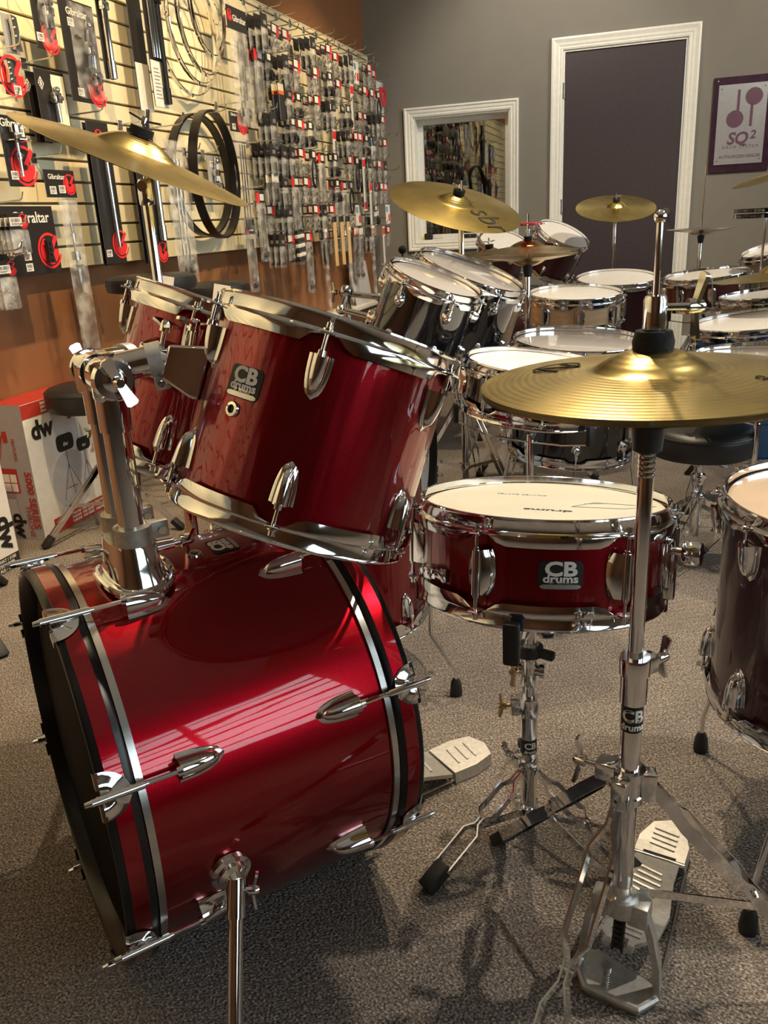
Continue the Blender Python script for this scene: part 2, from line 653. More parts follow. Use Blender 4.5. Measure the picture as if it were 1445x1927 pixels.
def wall_with_holes(name, axis, c0, c1, u0, u1, holes, m):
    """wall slab between c0 and c1 on `axis`, spanning u0..u1, with rectangular holes (u0,u1,z0,z1)"""
    mb = MB()
    us = sorted({u0, u1, *[h[0] for h in holes], *[h[1] for h in holes]})
    zs = sorted({0, CEIL, *[h[2] for h in holes], *[h[3] for h in holes]})
    for i in range(len(us) - 1):
        for k in range(len(zs) - 1):
            cu, cz = (us[i] + us[i + 1]) / 2, (zs[k] + zs[k + 1]) / 2
            if any(h[0] < cu < h[1] and h[2] < cz < h[3] for h in holes): continue
            if axis == 'y': mb.box((us[i], c0, zs[k]), (us[i + 1], c1, zs[k + 1]))
            else: mb.box((c0, us[i], zs[k]), (c1, us[i + 1], zs[k + 1]))
    return struct(name, mb, m)


WX0, WX1, WZ0, WZ1 = -1.835, -1.105, 0.845, 1.735       # window opening
DX0, DX1, DZ1 = -0.730, 0.095, 2.075                   # door opening
wall_with_holes('wall_back', 'y', ROOM_Y1, ROOM_Y1 + 0.14, ROOM_X0 - .1, ROOM_X1 + .1, [(WX0, WX1, WZ0, WZ1), (DX0, DX1, 0, DZ1)], M_WALLGREY)
wall_with_holes('wall_right', 'x', ROOM_X1, ROOM_X1 + 0.12, ROOM_Y0 - .1, ROOM_Y1 + .1,
                [(wy - 0.98, wy + 0.98, 0.85, 2.65) for wy in (-0.9, 1.5, 3.9)], M_WALLGREY)
wall_with_holes('wall_front', 'y', ROOM_Y0 - 0.12, ROOM_Y0, ROOM_X0 - .1, ROOM_X1 + .1, [], M_WALLBROWN)
struct('baseboard_back', MB().box((ROOM_X0, ROOM_Y1 - 0.015, 0), (DX0 - .08, ROOM_Y1, 0.1)).box((DX1 + .08, ROOM_Y1 - 0.015, 0), (ROOM_X1, ROOM_Y1, 0.1)), M_WHITETRIM)
# front / right window frames
for i, wy in enumerate((-0.9, 1.5, 3.9)):
    mb = MB()
    for a, b in ((wy - 0.98, wy - 0.93), (wy - 0.025, wy + 0.025), (wy + 0.93, wy + 0.98)):
        mb.box((ROOM_X1 - 0.01, a, 0.85), (ROOM_X1 + 0.03, b, 2.65))
    for a, b in ((0.85, 0.90), (1.15, 1.19), (1.42, 1.44), (1.68, 1.74), (1.95, 1.97), (2.12, 2.20), (2.40, 2.42), (2.60, 2.65)):  # inner crossbars are added, unseen, to break reflected daylight into streaks
        mb.box((ROOM_X1 - 0.01, wy - 0.93, a), (ROOM_X1 + 0.03, wy + 0.93, b))
    wo = struct('window_%d' % (i + 2), mb, M_WHITETRIM)
    MB().box((ROOM_X1 + 0.012, wy - 0.93, 0.90), (ROOM_X1 + 0.016, wy + 0.93, 2.60)).build('pane', M_GLASS, wo, smooth=0)

def casing(name, x0, x1, z0, z1, wd, bottom=True):
    """moulded trim round an opening in the back wall: stepped profile, mitred"""
    mb = MB()
    prof = [(0.0, 0.0), (0.0, 0.012), (0.012, 0.016), (0.020, 0.013), (0.030, 0.018), (0.045, 0.018), (wd - 0.012, 0.026), (wd, 0.024), (wd, 0.0)]
    corners = [(x0, z0, -1, -1), (x0, z1, -1, 1), (x1, z1, 1, 1), (x1, z0, 1, -1)]
    if not bottom:
        corners = [(x0, z0, -1, 0), (x0, z1, -1, 1), (x1, z1, 1, 1), (x1, z0, 1, 0)]
    vs, fs = [], []
    m = len(prof)
    for (x, z, sx, sz) in corners:
        vs += [(x + sx * u, ROOM_Y1 - d, z + sz * u) for u, d in prof]
    n = len(corners)
    for i in range(n if bottom else n - 1):
        j = (i + 1) % n
        for k in range(m - 1):
            fs.append((i * m + k, j * m + k, j * m + k + 1, i * m + k + 1))
    if not bottom:
        fs += [tuple(range(m)), tuple(range(3 * m, 4 * m))]
    mb.add(vs, fs)
    return struct(name, mb, M_WHITETRIM)


win = thing('window_1', 'white framed interior window', None)
del win['label']
win['kind'] = 'structure'
mb = MB()
for lo, hi in (((WX0, ROOM_Y1, WZ0), (WX0 + .012, ROOM_Y1 + .14, WZ1)), ((WX1 - .012, ROOM_Y1, WZ0), (WX1, ROOM_Y1 + .14, WZ1)),
               ((WX0 + .012, ROOM_Y1, WZ0), (WX1 - .012, ROOM_Y1 + .14, WZ0 + .012)), ((WX0 + .012, ROOM_Y1, WZ1 - .012), (WX1 - .012, ROOM_Y1 + .14, WZ1))):
    mb.box(lo, hi)
mb.build('window_jamb', M_WHITETRIM, win, smooth=0)
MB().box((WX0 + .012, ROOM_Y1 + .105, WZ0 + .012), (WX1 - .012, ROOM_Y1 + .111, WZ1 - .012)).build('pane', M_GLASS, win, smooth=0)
mb = MB()
for a, b in ((WX0 + .012, WX0 + .05), (WX1 - .05, WX1 - .012)): mb.box((a, ROOM_Y1 + .09, WZ0 + .012), (b, ROOM_Y1 + .118, WZ1 - .012))
for a, b in ((WZ0 + .012, WZ0 + .05), (WZ1 - .05, WZ1 - .012)): mb.box((WX0 + .05, ROOM_Y1 + .09, a), (WX1 - .05, ROOM_Y1 + .118, b))
mb.build('sash', M_WHITETRIM, win, smooth=0)
# the dim stockroom behind the pane
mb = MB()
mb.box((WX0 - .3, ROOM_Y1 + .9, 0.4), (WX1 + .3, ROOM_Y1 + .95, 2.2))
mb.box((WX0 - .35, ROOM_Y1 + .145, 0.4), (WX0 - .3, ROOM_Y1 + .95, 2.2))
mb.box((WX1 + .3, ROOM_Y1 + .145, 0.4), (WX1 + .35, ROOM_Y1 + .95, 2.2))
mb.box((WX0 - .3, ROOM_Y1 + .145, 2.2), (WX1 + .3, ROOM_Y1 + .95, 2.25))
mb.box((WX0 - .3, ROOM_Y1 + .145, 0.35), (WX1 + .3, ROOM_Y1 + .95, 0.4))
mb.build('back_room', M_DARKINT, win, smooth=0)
casing('trim_1', WX0, WX1, WZ0, WZ1, 0.066)
casing('trim_2', DX0, DX1, 0.0, DZ1, 0.078, bottom=False)
door = thing('door_1', 'x', None)
del door['label']
door['kind'] = 'structure'
MB().box((DX0 + .015, ROOM_Y1 + .012, 0.006), (DX1 - .015, ROOM_Y1 + .052, DZ1 - .014)).build('leaf', M_DOOR, door, smooth=0)
mb = MB()
mb.box((DX0, ROOM_Y1, 0), (DX0 + .013, ROOM_Y1 + .14, DZ1)).box((DX1 - .013, ROOM_Y1, 0), (DX1, ROOM_Y1 + .14, DZ1)).box((DX0 + .013, ROOM_Y1, DZ1 - .013), (DX1 - .013, ROOM_Y1 + .14, DZ1))
mb.build('door_jamb', M_WHITETRIM, door, smooth=0)
for hz in (0.25, 1.05, 1.82):
    MB().cyl((DX0 + .010, ROOM_Y1 - .002, hz - .05), (DX0 + .010, ROOM_Y1 - .002, hz + .05), .009, seg=10).build('hinge', M_CHROME2, door)
MB().cyl((DX1 - .08, ROOM_Y1 + .012, 0.98), (DX1 - .08, ROOM_Y1 - .02, 0.98), .012).cyl((DX1 - .08, ROOM_Y1 - .02, 0.98), (DX1 - .08, ROOM_Y1 - .05, 0.98), .027, .024).build('door_knob', M_CHROME2, door)

# ceiling track with warm spot lamps
SPOTS = [(-0.75, 1.7, -2.14, 2.45, 1.2, 1.7, 70), (-0.75, 2.75, -2.14, 3.25, 1.2, 1.5, 66), (-0.75, 3.9, -2.14, 4.35, 1.15, 1.25, 64), (-0.75, 5.0, -2.14, 5.6, 1.2, 1.1, 64),
         (-0.40, 2.05, -0.20, 1.05, 0.2, 1.65, 84), (-0.35, 3.3, -0.5, 2.45, 0.8, 1.5, 80), (0.2, 4.2, -0.1, 4.9, 0.8, 1.2, 90),
         (-0.75, 0.5, -2.14, 0.9, 1.2, 1.5, 70), (-0.75, -0.7, -2.14, -0.4, 1.2, 1.4, 70),
         (1.3, 1.6, 0.7, 1.2, 0.0, 1.4, 100), (1.3, 4.6, 0.2, 6.6, 1.2, 1.5, 110), (-0.9, 5.3, -0.9, 6.6, 1.7, .55, 90)]  # these three unseen lamps are added as a wash for floor and back wall


def spot_lamp(i, x, y, ax, ay, az, k, deg):
    o = thing('track_spotlight', 'small black track spotlight on the ceiling', 'spotlight', T(x, y, CEIL), 'ceiling spotlights')
    d = (V((ax, ay, az)) - V((x, y, CEIL - .12))).normalized()
    MB().cyl((0, 0, 0), (0, 0, -.08), .012).build('stem', M_BLACKRUB, o)
    p = V((0, 0, -.10))
    MB().lathe([(0, 0), (.028, 0), (.04, .05), (.042, .10), (.038, .10), (.030, .05), (0, .045)], 20, frame(p - d * .05, d)).build('lamp_head', M_BLACKRUB, o)
    MB().lathe([(0, .088), (.034, .088), (.034, .090), (0, .090)], 20, frame(p - d * .05, d)).build('bulb', M_BULB, o)
    l = bpy.data.lights.new('spot_beam', 'SPOT')
    l.energy = 95 * k
    l.color = WARM if i < 4 or i in (7, 8) else ((1.0, .80, .54) if i < 7 else (1.0, .88, .72))
    l.spot_size = R(deg)
    l.spot_blend = 0.7
    l.shadow_soft_size = 0.035
    lo = bpy.data.objects.new('spot_beam', l)
    col.objects.link(lo)
    lo.location = V((x, y, CEIL - .10)) + d * .08
    lo.rotation_euler = d.to_track_quat('-Z', 'Y').to_euler()


for i, s_ in enumerate(SPOTS): spot_lamp(i, *s_)


# ------------------------------------------------------------------ drum hardware meshes (shared)
def lug_shield(k=1.0, ln=0.048):
    """pointed shield lug; y+ towards the hoop, z out of the shell"""
    mb = MB()
    def loft(w0, h0, L, nh, zb=0.0):
        secs = []
        for i in range(9):
            t = i / 8
            ww = w0 * (1 - 0.10 * t) * math.sqrt(max(1 - t ** 3.2, 0.0))
            hh = h0 * (1 - 0.25 * t) * math.sqrt(max(1 - t ** 4, 0.0))
            sec = []
            for j in range(nh + 1):
                a = PI * j / nh
                sec.append((ww * math.cos(a), -L * t, zb + hh * math.sin(a) ** 0.75))
            secs.append(sec)
        vs = [p for s_ in secs for p in s_]
        m = nh + 1
        fs = []
        for i in range(8):
            for j in range(nh):
                fs.append((i * m + j, i * m + j + 1, (i + 1) * m + j + 1, (i + 1) * m + j))
        fs.append(tuple(range(m))[::-1])
        mb.add(vs, fs)
    loft(0.0145 * k, 0.0045 * k, (ln + .003), 4)
    loft(0.0105 * k, 0.0170 * k, ln * 0.95, 8, 0.002 * k)
    mb.cyl((0, -.002, .0145 * k), (0, .005, .0145 * k), .0058 * k, .0050 * k, 12)
    return mb.mesh('lug', M_CHROME, 80)


def lug_oval(k=1.0, ln=0.040):
    mb = MB()
    pr = [(0, 0.020)] + [(0.0125 * math.sin(a) ** .8, 0.020 * math.cos(a)) for a in (R(25), R(45), R(65), R(85))] + [(.0145, 0.0), (0, 0)]
    mb.lathe(pr, 18, T(0, -ln * .45, 0) @ S(k, ln / 0.027, k))
    mb.cyl((0, -.004, .013 * k), (0, .006, .013 * k), .005 * k, seg=10)
    return mb.mesh('lug', M_CHROME, 50)


def lug_column(ln=0.062):
    mb = MB()
    mb.cyl((0, ln / 2, .017), (0, -ln / 2, .017), .0062, seg=14)
    mb.cyl((0, ln / 2 + .004, .017), (0, ln / 2, .017), .0045, seg=12)
    mb.cyl((0, -ln / 2 - .004, .017), (0, -ln / 2, .017), .0045, seg=12)
    n = 8
    for sx in (-1, 1):
        pts = []
        vs, fs = [], []
        for i in range(n + 1):
            t = -1 + 2 * i / n
            e = math.sqrt(max(1 - 0.9 * t * t, 0.02))
            y = t * ln / 2
            vs += [(sx * .004, y, .018), (sx * (.010 + .006 * e), y, .010), (sx * (.012 + .008 * e), y, .0)]
        for i in range(n):
            a, b = i * 3, i * 3 + 3
            fs += [(a, a + 1, b + 1, b), (a + 1, a + 2, b + 2, b + 1)]
        mb.add(vs, fs)
    return mb.mesh('lug', M_CHROME, 40)


LUGS = {'shield': lug_shield(), 'shield_big': lug_shield(1.25, .058), 'oval': lug_oval(), 'column': lug_column()}


def rod_mesh(L):
    mb = MB()
    mb.lathe([(0, .009), (.0034, .009), (.0036, .003), (.0062, .002), (.0062, 0), (.0027, 0), (.0027, -L), (0, -L)], 10)
    return mb.mesh('tension_rod', M_CHROME)


def hoop_mesh(r, nl, phase, seg, skirt=0.013, flip=False):
    """flanged metal hoop; rim edge at z=0, body below; flip for the lower hoop"""
    vs, fs = [], []
    base = [(r + .0015, -.010), (r + .0022, -.001), (r + .0035, .0), (r + .0058, -.0006), (r + .0066, -.0028), (r + .0052, -.0050), (r + .0052, -.0185), (r + .0085, -.0215), (r + .0115, -.0228), (r + .0118, -.0242)]
    m = len(base) + 2
    for i in range(seg):
        a = 2 * PI * i / seg
        da = abs(((a - phase) / (2 * PI / nl) + 0.5) % 1.0 - 0.5) * (2 * PI / nl) * r    # arc distance from the nearest lug
        t = min(max((da - .013) / .016, 0), 1)
        t = t * t * (3 - 2 * t)
        pr = base + [(r + .0112, -.0246 - skirt * t * .6), (r + .0105, -.0248 - skirt * t)]
        for rr, z in pr:
            vs.append((rr * math.cos(a), rr * math.sin(a), -z if flip else z))
    for i in range(seg):
        j = (i + 1) % seg
        for k in range(m - 1):
            fs.append((i * m + k, j * m + k, j * m + k + 1, i * m + k + 1))
    mb = MB().add(vs, fs)
    for q in range(nl):
        a = phase + 2 * PI * q / nl
        M = RZ(a) @ T(r + .006, 0, -.0225 if not flip else .0225)
        mb.rbox((-.001, -.0085, -.0016), (.019, .0085, .0016), .0014, M, 1)
    me = mb.mesh('hoop', M_CHROME, 35)
    return me


def drum(name, label, C, n, L, r, m, nl=6, phase=0.0, lug='shield', head=M_HEADW, bhead=M_HEADG, seg=72, group=None, xh=(1, 0, 0),
         rimtop=0.011, skirt=0.013, cat='drum', vent=None):
    n = V(n).normalized()
    C = V(C)
    M = frame(C + n * L, -n, xh)
    d = thing(name, label, cat, M, group)
    sh = MB().lathe([(r - .006, .014), (r, .014), (r, L - .014), (r - .006, L - .014), (r - .006, .014)], seg).build('shell', m, d)
    h1 = inst('hoop', hoop_mesh(r, nl, phase, seg, skirt), d, T(0, 0, L))
    h2 = inst('hoop', hoop_mesh(r, nl, phase, seg, skirt, True), d)
    MB().lathe([(0, L - rimtop), (r - .012, L - rimtop), (r - .003, L - rimtop - .002), (r + .001, L - rimtop - .007), (r + .001, L - .018)], seg).build('batter_head', head, d)
    MB().lathe([(0, rimtop), (r - .012, rimtop), (r - .003, rimtop + .002), (r + .001, rimtop + .007), (r + .001, .018)], seg).build('bottom_head', bhead, d)
    lm = LUGS[lug]
    col_l = lug == 'column'
    rl = (L / 2 - .031 - .0185) if col_l else .024
    rm = rod_mesh(rl + .008)
    ro = .017 if col_l else (.0145 if lug.startswith('shield') else .013)
    for q in range(nl):
        a = phase + 2 * PI * q / nl
        if col_l:
            inst('lug', lm, d, RZ(a) @ T(r, 0, L / 2) @ frame((0, 0, 0), (1, 0, 0), (0, 1, 0)))
        else:
            inst('lug', lm, d, RZ(a) @ T(r, 0, L - .047) @ frame((0, 0, 0), (1, 0, 0), (0, 1, 0)))
            inst('lug', lm, d, RZ(a) @ T(r, 0, .047) @ frame((0, 0, 0), (1, 0, 0), (0, -1, 0)))
        inst('tension_rod', rm, d, RZ(a) @ T(r + ro, 0, L - .020))
        inst('tension_rod', rm, d, RZ(a) @ T(r + ro, 0, .020) @ RX(PI))
    if vent is not None:
        a, z = vent
        MB().lathe([(.0045, .001), (.0052, .0035), (.0085, .0030), (.0095, .0), (.004, -.002), (.004, .001)], 20,
                   RZ(a) @ T(r, 0, z) @ RY(PI / 2)).build('vent_grommet', M_CHROME, d)
        MB().lathe([(0, .0006), (.0045, .0006)], 16, RZ(a) @ T(r, 0, z) @ RY(PI / 2)).build('vent_hole', M_BLACKINK, d)
    return d


def local_az(M, P):
    q = M.inverted() @ V(P)
    return math.atan2(q.y, q.x), q.z


def wing_nut(mb, p, axis, wdir, k=1.0, bolt=.012):
    """wing nut at p: bolt along axis, wings spread along wdir"""
    M = frame(p, axis, wdir)
    mb.cyl(p, V(p) + V(axis).normalized() * bolt * k, .0032 * k, seg=10)
    mb.lathe([(0, 0), (.0068 * k, 0), (.0060 * k, .011 * k), (.004 * k, .014 * k), (0, .014 * k)], 14, M @ T(0, 0, bolt * k))
    for sx in (1, -1):
        poly = [(.003, -.0045), (.014, -.0052), (.027, -.0068), (.029, -.004), (.029, .004), (.027, .0068), (.014, .0052), (.003, .0045)]
        mb.prism([(sx * x * k, y * k) for x, y in poly], .004 * k, .0075 * k, M @ T(0, 0, bolt * k) @ RY(-sx * 0.18))
    return mb


# ------------------------------------------------------------------ red kit: bass drum
BC, BN = V((-.782, .816, .304)), V((.6518, .7583, -.0087)).normalized()
BL, BR = 0.433, 0.281
BUP = (V((0, 0, 1)) - BN * BN.z).normalized()
BPR = BN.cross(BUP).normalized()
if BPR.dot(V((1, -1, 0))) < 0: BPR = -BPR
BM = Matrix(((BUP.x, BPR.x, BN.x, BC.x), (BUP.y, BPR.y, BN.y, BC.y), (BUP.z, BPR.z, BN.z, BC.z), (0, 0, 0, 1)))
if BM.to_3x3().determinant() < 0:
    raise RuntimeError('bass frame is left handed')
# local: x up, y towards the aisle, z along the drum from front head (0) to batter head (BL); angle = from x to y
bass = thing('bass_drum', 'large candy red bass drum lying on its side with black front head', 'bass drum', BM)
MB().lathe([(BR - .008, .030), (BR, .030), (BR, BL - .030), (BR - .008, BL - .030)], 128).build('shell', M_REDBD, bass)


def bass_hoop(z0, sgn, nm):
    ro, ri = 0.2885, 0.2775
    P = lambda lst: [(r_, z0 + sgn * z_) for r_, z_ in lst]
    h = MB().lathe(P([(ri, .004), (ri + .003, 0), (ro - .003, 0), (ro, .004), (ro, .036), (ro - .003, .040), (ri, .040), (ri, .004)]), 128).build('hoop', M_HOOPBLACK, bass)
    h['label'] = 'black hoop with red inlay'
    MB().lathe(P([(ro + .0002, .0095), (ro + .0009, .0100), (ro + .0009, .0300), (ro + .0002, .0305)]), 128).build('inlay', M_REDBD, h)
    MB().lathe(P([(ro - .006, .041), (ro - .0025, .0415), (ro - .0025, .0505), (ro - .006, .051), (ro - .006, .041)]), 128).build('flesh_hoop', M_CHROME2, bass)


bass_hoop(0.0, 1, 'front')
bass_hoop(BL, -1, 'batter')
MB().lathe([(0, .020), (.250, .020), (.262, .0225), (.276, .031), (.2775, .040)], 96).build('front_head', M_BLACKHEAD, bass)
MB().lathe([(0, BL - .020), (.250, BL - .020), (.262, BL - .0225), (.276, BL - .031), (.2775, BL - .040)], 96).build('batter_head', M_HEADW, bass)


def claw_mesh():
    """stamped claw hook: half-disc plate with pressed ridges, lip over the hoop edge. z along drum (0 = front edge of hoop), x out"""
    mb = MB()
    ro = .2890
    n = 14
    vs, fs = [], []
    rings = 5
    for k in range(rings + 1):
        rr = k / rings
        for i in range(n + 1):
            a = PI * i / n
            y = .029 * rr * math.cos(a)
            z = .034 * rr * math.sin(a)
            lift = .0022 + (.0022 if k in (2, 3) and abs(math.cos(a)) > .35 else 0) + (.004 if abs(math.cos(a)) < .25 else 0)
            an = y / ro
            vs.append(((ro + lift) * math.cos(an) - ro, (ro + lift) * math.sin(an), z))
    for k in range(rings):
        for i in range(n):
            a, b = k * (n + 1) + i, (k + 1) * (n + 1) + i
            fs.append((a, a + 1, b + 1, b))
    mb.add(vs, fs)
    for sy in (-1, 1):
        for q in range(4):
            y0 = sy * (.009 + .005 * q)
            y1 = sy * (.009 + .005 * (q + 1))
            dx0, dx1 = -(y0 * y0) / (2 * ro), -(y1 * y1) / (2 * ro)
            mb.add([(.003 + dx0, y0, .002), (.003 + dx1, y1, .002), (.001 + dx1, y1, -.0035), (.001 + dx0, y0, -.0035), (-.010 + dx0, y0, -.0035), (-.010 + dx1, y1, -.0035)],
                   [(0, 1, 2, 3), (3, 2, 5, 4)])
    mb.cyl((.0095, 0, -.012), (.0095, 0, .048), .0052, seg=12)
    mb.cyl((.0095, 0, -.020), (.0095, 0, -.012), .0034, .0040, seg=10)
    mb.cyl((.0095, 0, .048), (.0095, 0, .053), .0036, seg=10)
    return mb.mesh('claw', M_CHROME, 40)


CLAW = claw_mesh()
BROD = MB().cyl((0, 0, .05), (0, 0, .098), .0030, seg=8).mesh('tension_rod', M_CHROME)
for q in range(8):
    a = R(22.5 + 45 * q)
    for end in (0, 1):
        E_ = T(0, 0, 0) if end == 0 else (T(0, 0, BL) @ RX(PI))
        A = RZ(a)
        if end == 0: base = A @ T(.2890, 0, 0)
        else: base = A @ T(.2890, 0, BL) @ RX(PI)
        inst('claw', CLAW, bass, base)
        inst('tension_rod', BROD, bass, base @ T(.0095, 0, 0))
        lb = A @ T(BR, 0, .092 if end == 0 else BL - .092) @ (frame((0, 0, 0), (1, 0, 0), (0, 1, 0)) if end else frame((0, 0, 0), (1, 0, 0), (0, -1, 0)))
        inst('lug', LUGS['shield_big'], bass, lb)
cb_badge(bass, RZ(R(3)) @ T(0, 0, .265) @ RX(PI), BR, 0.85, .95)
MB().lathe([(.0055, .001), (.0062, .0035), (.0105, .0030), (.0115, .0), (.005, -.002)], 20, RZ(R(5)) @ T(BR, 0, .218) @ RY(PI / 2)).build('vent_grommet', M_CHROME, bass)
MB().lathe([(0, .0006), (.0055, .0006)], 16, RZ(R(5)) @ T(BR, 0, .218) @ RY(PI / 2)).build('vent_hole', M_BLACKINK, bass)
# spurs
for sgn in (1, -1):
    a = R(101) * sgn
    p = BM @ (RZ(a) @ V((BR, 0, .135)))
    nrm = (BM.to_3x3() @ (RZ(a).to_3x3() @ V((1, 0, 0)))).normalized()
    mb = MB()
    mb.lathe([(0, .026), (.010, .026), (.013, .018), (.020, .015), (.021, .009), (.027, .007), (.028, 0), (0, 0)], 28, frame(p, nrm))
    q0 = p + nrm * .022
    foot = V((p.x, p.y, 0)) + V((nrm.x, nrm.y, 0)).normalized() * .155 - V((BN.x, BN.y, 0)).normalized() * .085
    dr = (foot - q0).normalized()
    mb.cyl(q0 - dr * .004, q0 + dr * .042, .0125, seg=18)
    wing_nut(mb, q0 + dr * .012 + BN * .006, BN * .9 + nrm * .5, (0, 0, 1), 1.0, .010)
    br = mb.build('spur_bracket', M_CHROME, bass, world=True)
    foot.z = .004
    sl = MB().cyl(q0 + dr * .03, foot - dr * .03, .0095, seg=18).build('spur_leg', M_CHROME, bass, world=True)
    MB().lathe([(0, -.004), (.006, .0), (.0125, .012), (.0125, .04), (.0095, .045)], 16, frame(foot, -dr)).build('rubber_tip', M_BLACKRUB, bass, world=True)

# tom holder on top of the bass drum
s_m = 0.127
mp = BM @ (RZ(R(7.2)) @ V((BR, 0, s_m)))
holder = thing('tom_holder', 'chrome double tom holder standing on the candy red bass drum', 'tom holder', T(*mp))
UPV = V((0, 0, 1))
ax2 = V((BN.x, BN.y, 0)).normalized()
pr2 = V((BPR.x, BPR.y, 0)).normalized()
hz = mp.z
# oval flange
mb = MB()
vs, fs = [], []
for (sc, h) in ((1.0, -.012), (1.02, -.002), (0.97, .004), (0.90, .006), (.80, .022), (.74, .050), (.70, .056), (0.0, .056)):
    for i in range(40):
        a = 2 * PI * i / 40
        ce, si = math.cos(a), math.sin(a)
        u = .044 * sc * (abs(ce) ** .8) * (1 if ce > 0 else -1)
        v_ = .068 * sc * (abs(si) ** .8) * (1 if si > 0 else -1)
        drop = -(v_ * v_) / (2 * BR) if h < .01 else 0
        vs.append(mp + ax2 * u + pr2 * v_ + UPV * (h + drop))
for k in range(7):
    for i in range(40):
        j = (i + 1) % 40
        fs.append((k * 40 + i, k * 40 + j, k * 40 + 40 + j, k * 40 + 40 + i))
mb.add(vs, fs)
mb.build('base_flange', M_CHROME, holder, world=True)
mb = MB()
ring = []
for i in range(48):
    a = 2 * PI * i / 48
    ce, si = math.cos(a), math.sin(a)
    v_ = .071 * (abs(si) ** .8) * (1 if si > 0 else -1)
    ring.append(mp + ax2 * (.0465 * (abs(ce) ** .8) * (1 if ce > 0 else -1)) + pr2 * v_ + UPV * (.004 - v_ * v_ / (2 * BR)))
mb.tube(ring, .0048, 8, True)
mb.build('flange_rim', M_CHROME, holder, world=True)
POST = []
for sgn in (1, -1):
    b = mp + pr2 * (.034 * sgn) + UPV * .054
    t_ = b + UPV * .205
    POST.append((b, t_))
    MB().cyl(b, t_, .0172, seg=24).build('post', M_CHROME, holder, world=True)
    MB().lathe([(.0172, 0), (.0202, .0), (.0202, .055), (.0172, .055)], 24, frame(t_ - UPV * .050, UPV)).build('post_sleeve', M_CHROME, holder, world=True)
    mb = MB()
    mb.lathe([(.0172, 0), (.0250, .0), (.0250, .024), (.0172, .024)], 24, frame(b + UPV * .002, UPV))
    mb.rbox((.018, -.008, .001), (.046, .008, .025), .002, frame(b + UPV * .002, UPV, ax2))
    mb.build('memory_lock', M_CAST, holder, world=True)
    mb = MB()
    mb.cyl(b + UPV * .014 + ax2 * .036 - pr2 * .009, b + UPV * .014 + ax2 * .036 - pr2 * .013, .006, seg=6)
    mb.cyl(b + UPV * .014 + ax2 * .036 + pr2 * .008, b + UPV * .014 + ax2 * .036 + pr2 * .0125, .006, seg=6)
    mb.build('lock_screw', M_CHROME, holder, world=True)
# big wing bolt behind the flange
mb = MB()
mb.cyl(mp + UPV * .030 + ax2 * .030, mp + UPV * .030 + ax2 * .060, .010, .008, 14)
wing_nut(mb, mp + UPV * .030 + ax2 * .055, ax2, UPV * .8 + pr2 * .5, 1.3, .012)
mb.build('wing_bolt', M_CHROME, holder, world=True)

# ------------------------------------------------------------------ red kit: toms
TOMN = V((-.386, 1.017, .897)); TN1 = V((-.257, -.290, -.922)).normalized()
TOMF = V((-.654, 1.247, .900)); TN2 = V((-.285, -.259, -.922)).normalized()
TL1, TR1, TL2, TR2 = .268, .1525, .278, .158
toms = []
for (C_, N_, L_, r_, nm, faz) in ((TOMN, TN1, TL1, TR1, 'candy red mounted tom with maker badge, nearer the snare drum', None), (TOMF, TN2, TL2, TR2, 'candy red mounted tom behind the chrome tom holder posts', None)):
    M_ = frame(C_ + N_ * L_, -N_, (1, 0, 0))
    ang, zz = local_az(M_, CAMPOS)
    toms.append((M_, ang))
# lug phases from the picture: near tom lugs sit around the direction to the aisle
def shell_angle(M, r, px, py, guess_d):
    """angle on a shell where the sight line through a photo point meets it"""
    best = None
    for i in range(3600):
        a = 2 * PI * i / 3600
        # nearest point of ray to the generator line
        inv = M.inverted()
        break
    o = M.inverted() @ CAMPOS
    d_ = (M.inverted().to_3x3() @ ray(px, py)).normalized()
    A = d_.x ** 2 + d_.y ** 2
    B = 2 * (o.x * d_.x + o.y * d_.y)
    Cc = o.x ** 2 + o.y ** 2 - r * r
    disc = B * B - 4 * A * Cc
    t = -B / (2 * A) if disc < 0 else (-B - math.sqrt(disc)) / (2 * A)
    p = o + d_ * t
    return math.atan2(p.y, p.x), p.z


a_l, z_l = shell_angle(toms[0][0], TR1, 598, 700, 1)
tomN = drum('mounted_tom', 'candy red mounted tom with maker badge, nearer the snare drum', TOMN, TN1, TL1, TR1, M_RED, 6, a_l, 'shield', M_HEADW, M_HEADW, 96, 'candy red kit toms',
            vent=shell_angle(toms[0][0], TR1, 438, 770, 1))
a_b, z_b = shell_angle(toms[0][0], TR1, 460, 720, 1)
cb_badge(tomN, RZ(a_b) @ T(0, 0, z_b), TR1, 0.82, .92)
a_l2, z_l2 = shell_angle(toms[1][0], TR2, 236, 600, 1)
tomF = drum('mounted_tom', 'candy red mounted tom behind the chrome tom holder posts', TOMF, TN2, TL2, TR2, M_RED, 6, a_l2 + R(4), 'shield', M_HEADW, M_HEADW, 96, 'candy red kit toms')

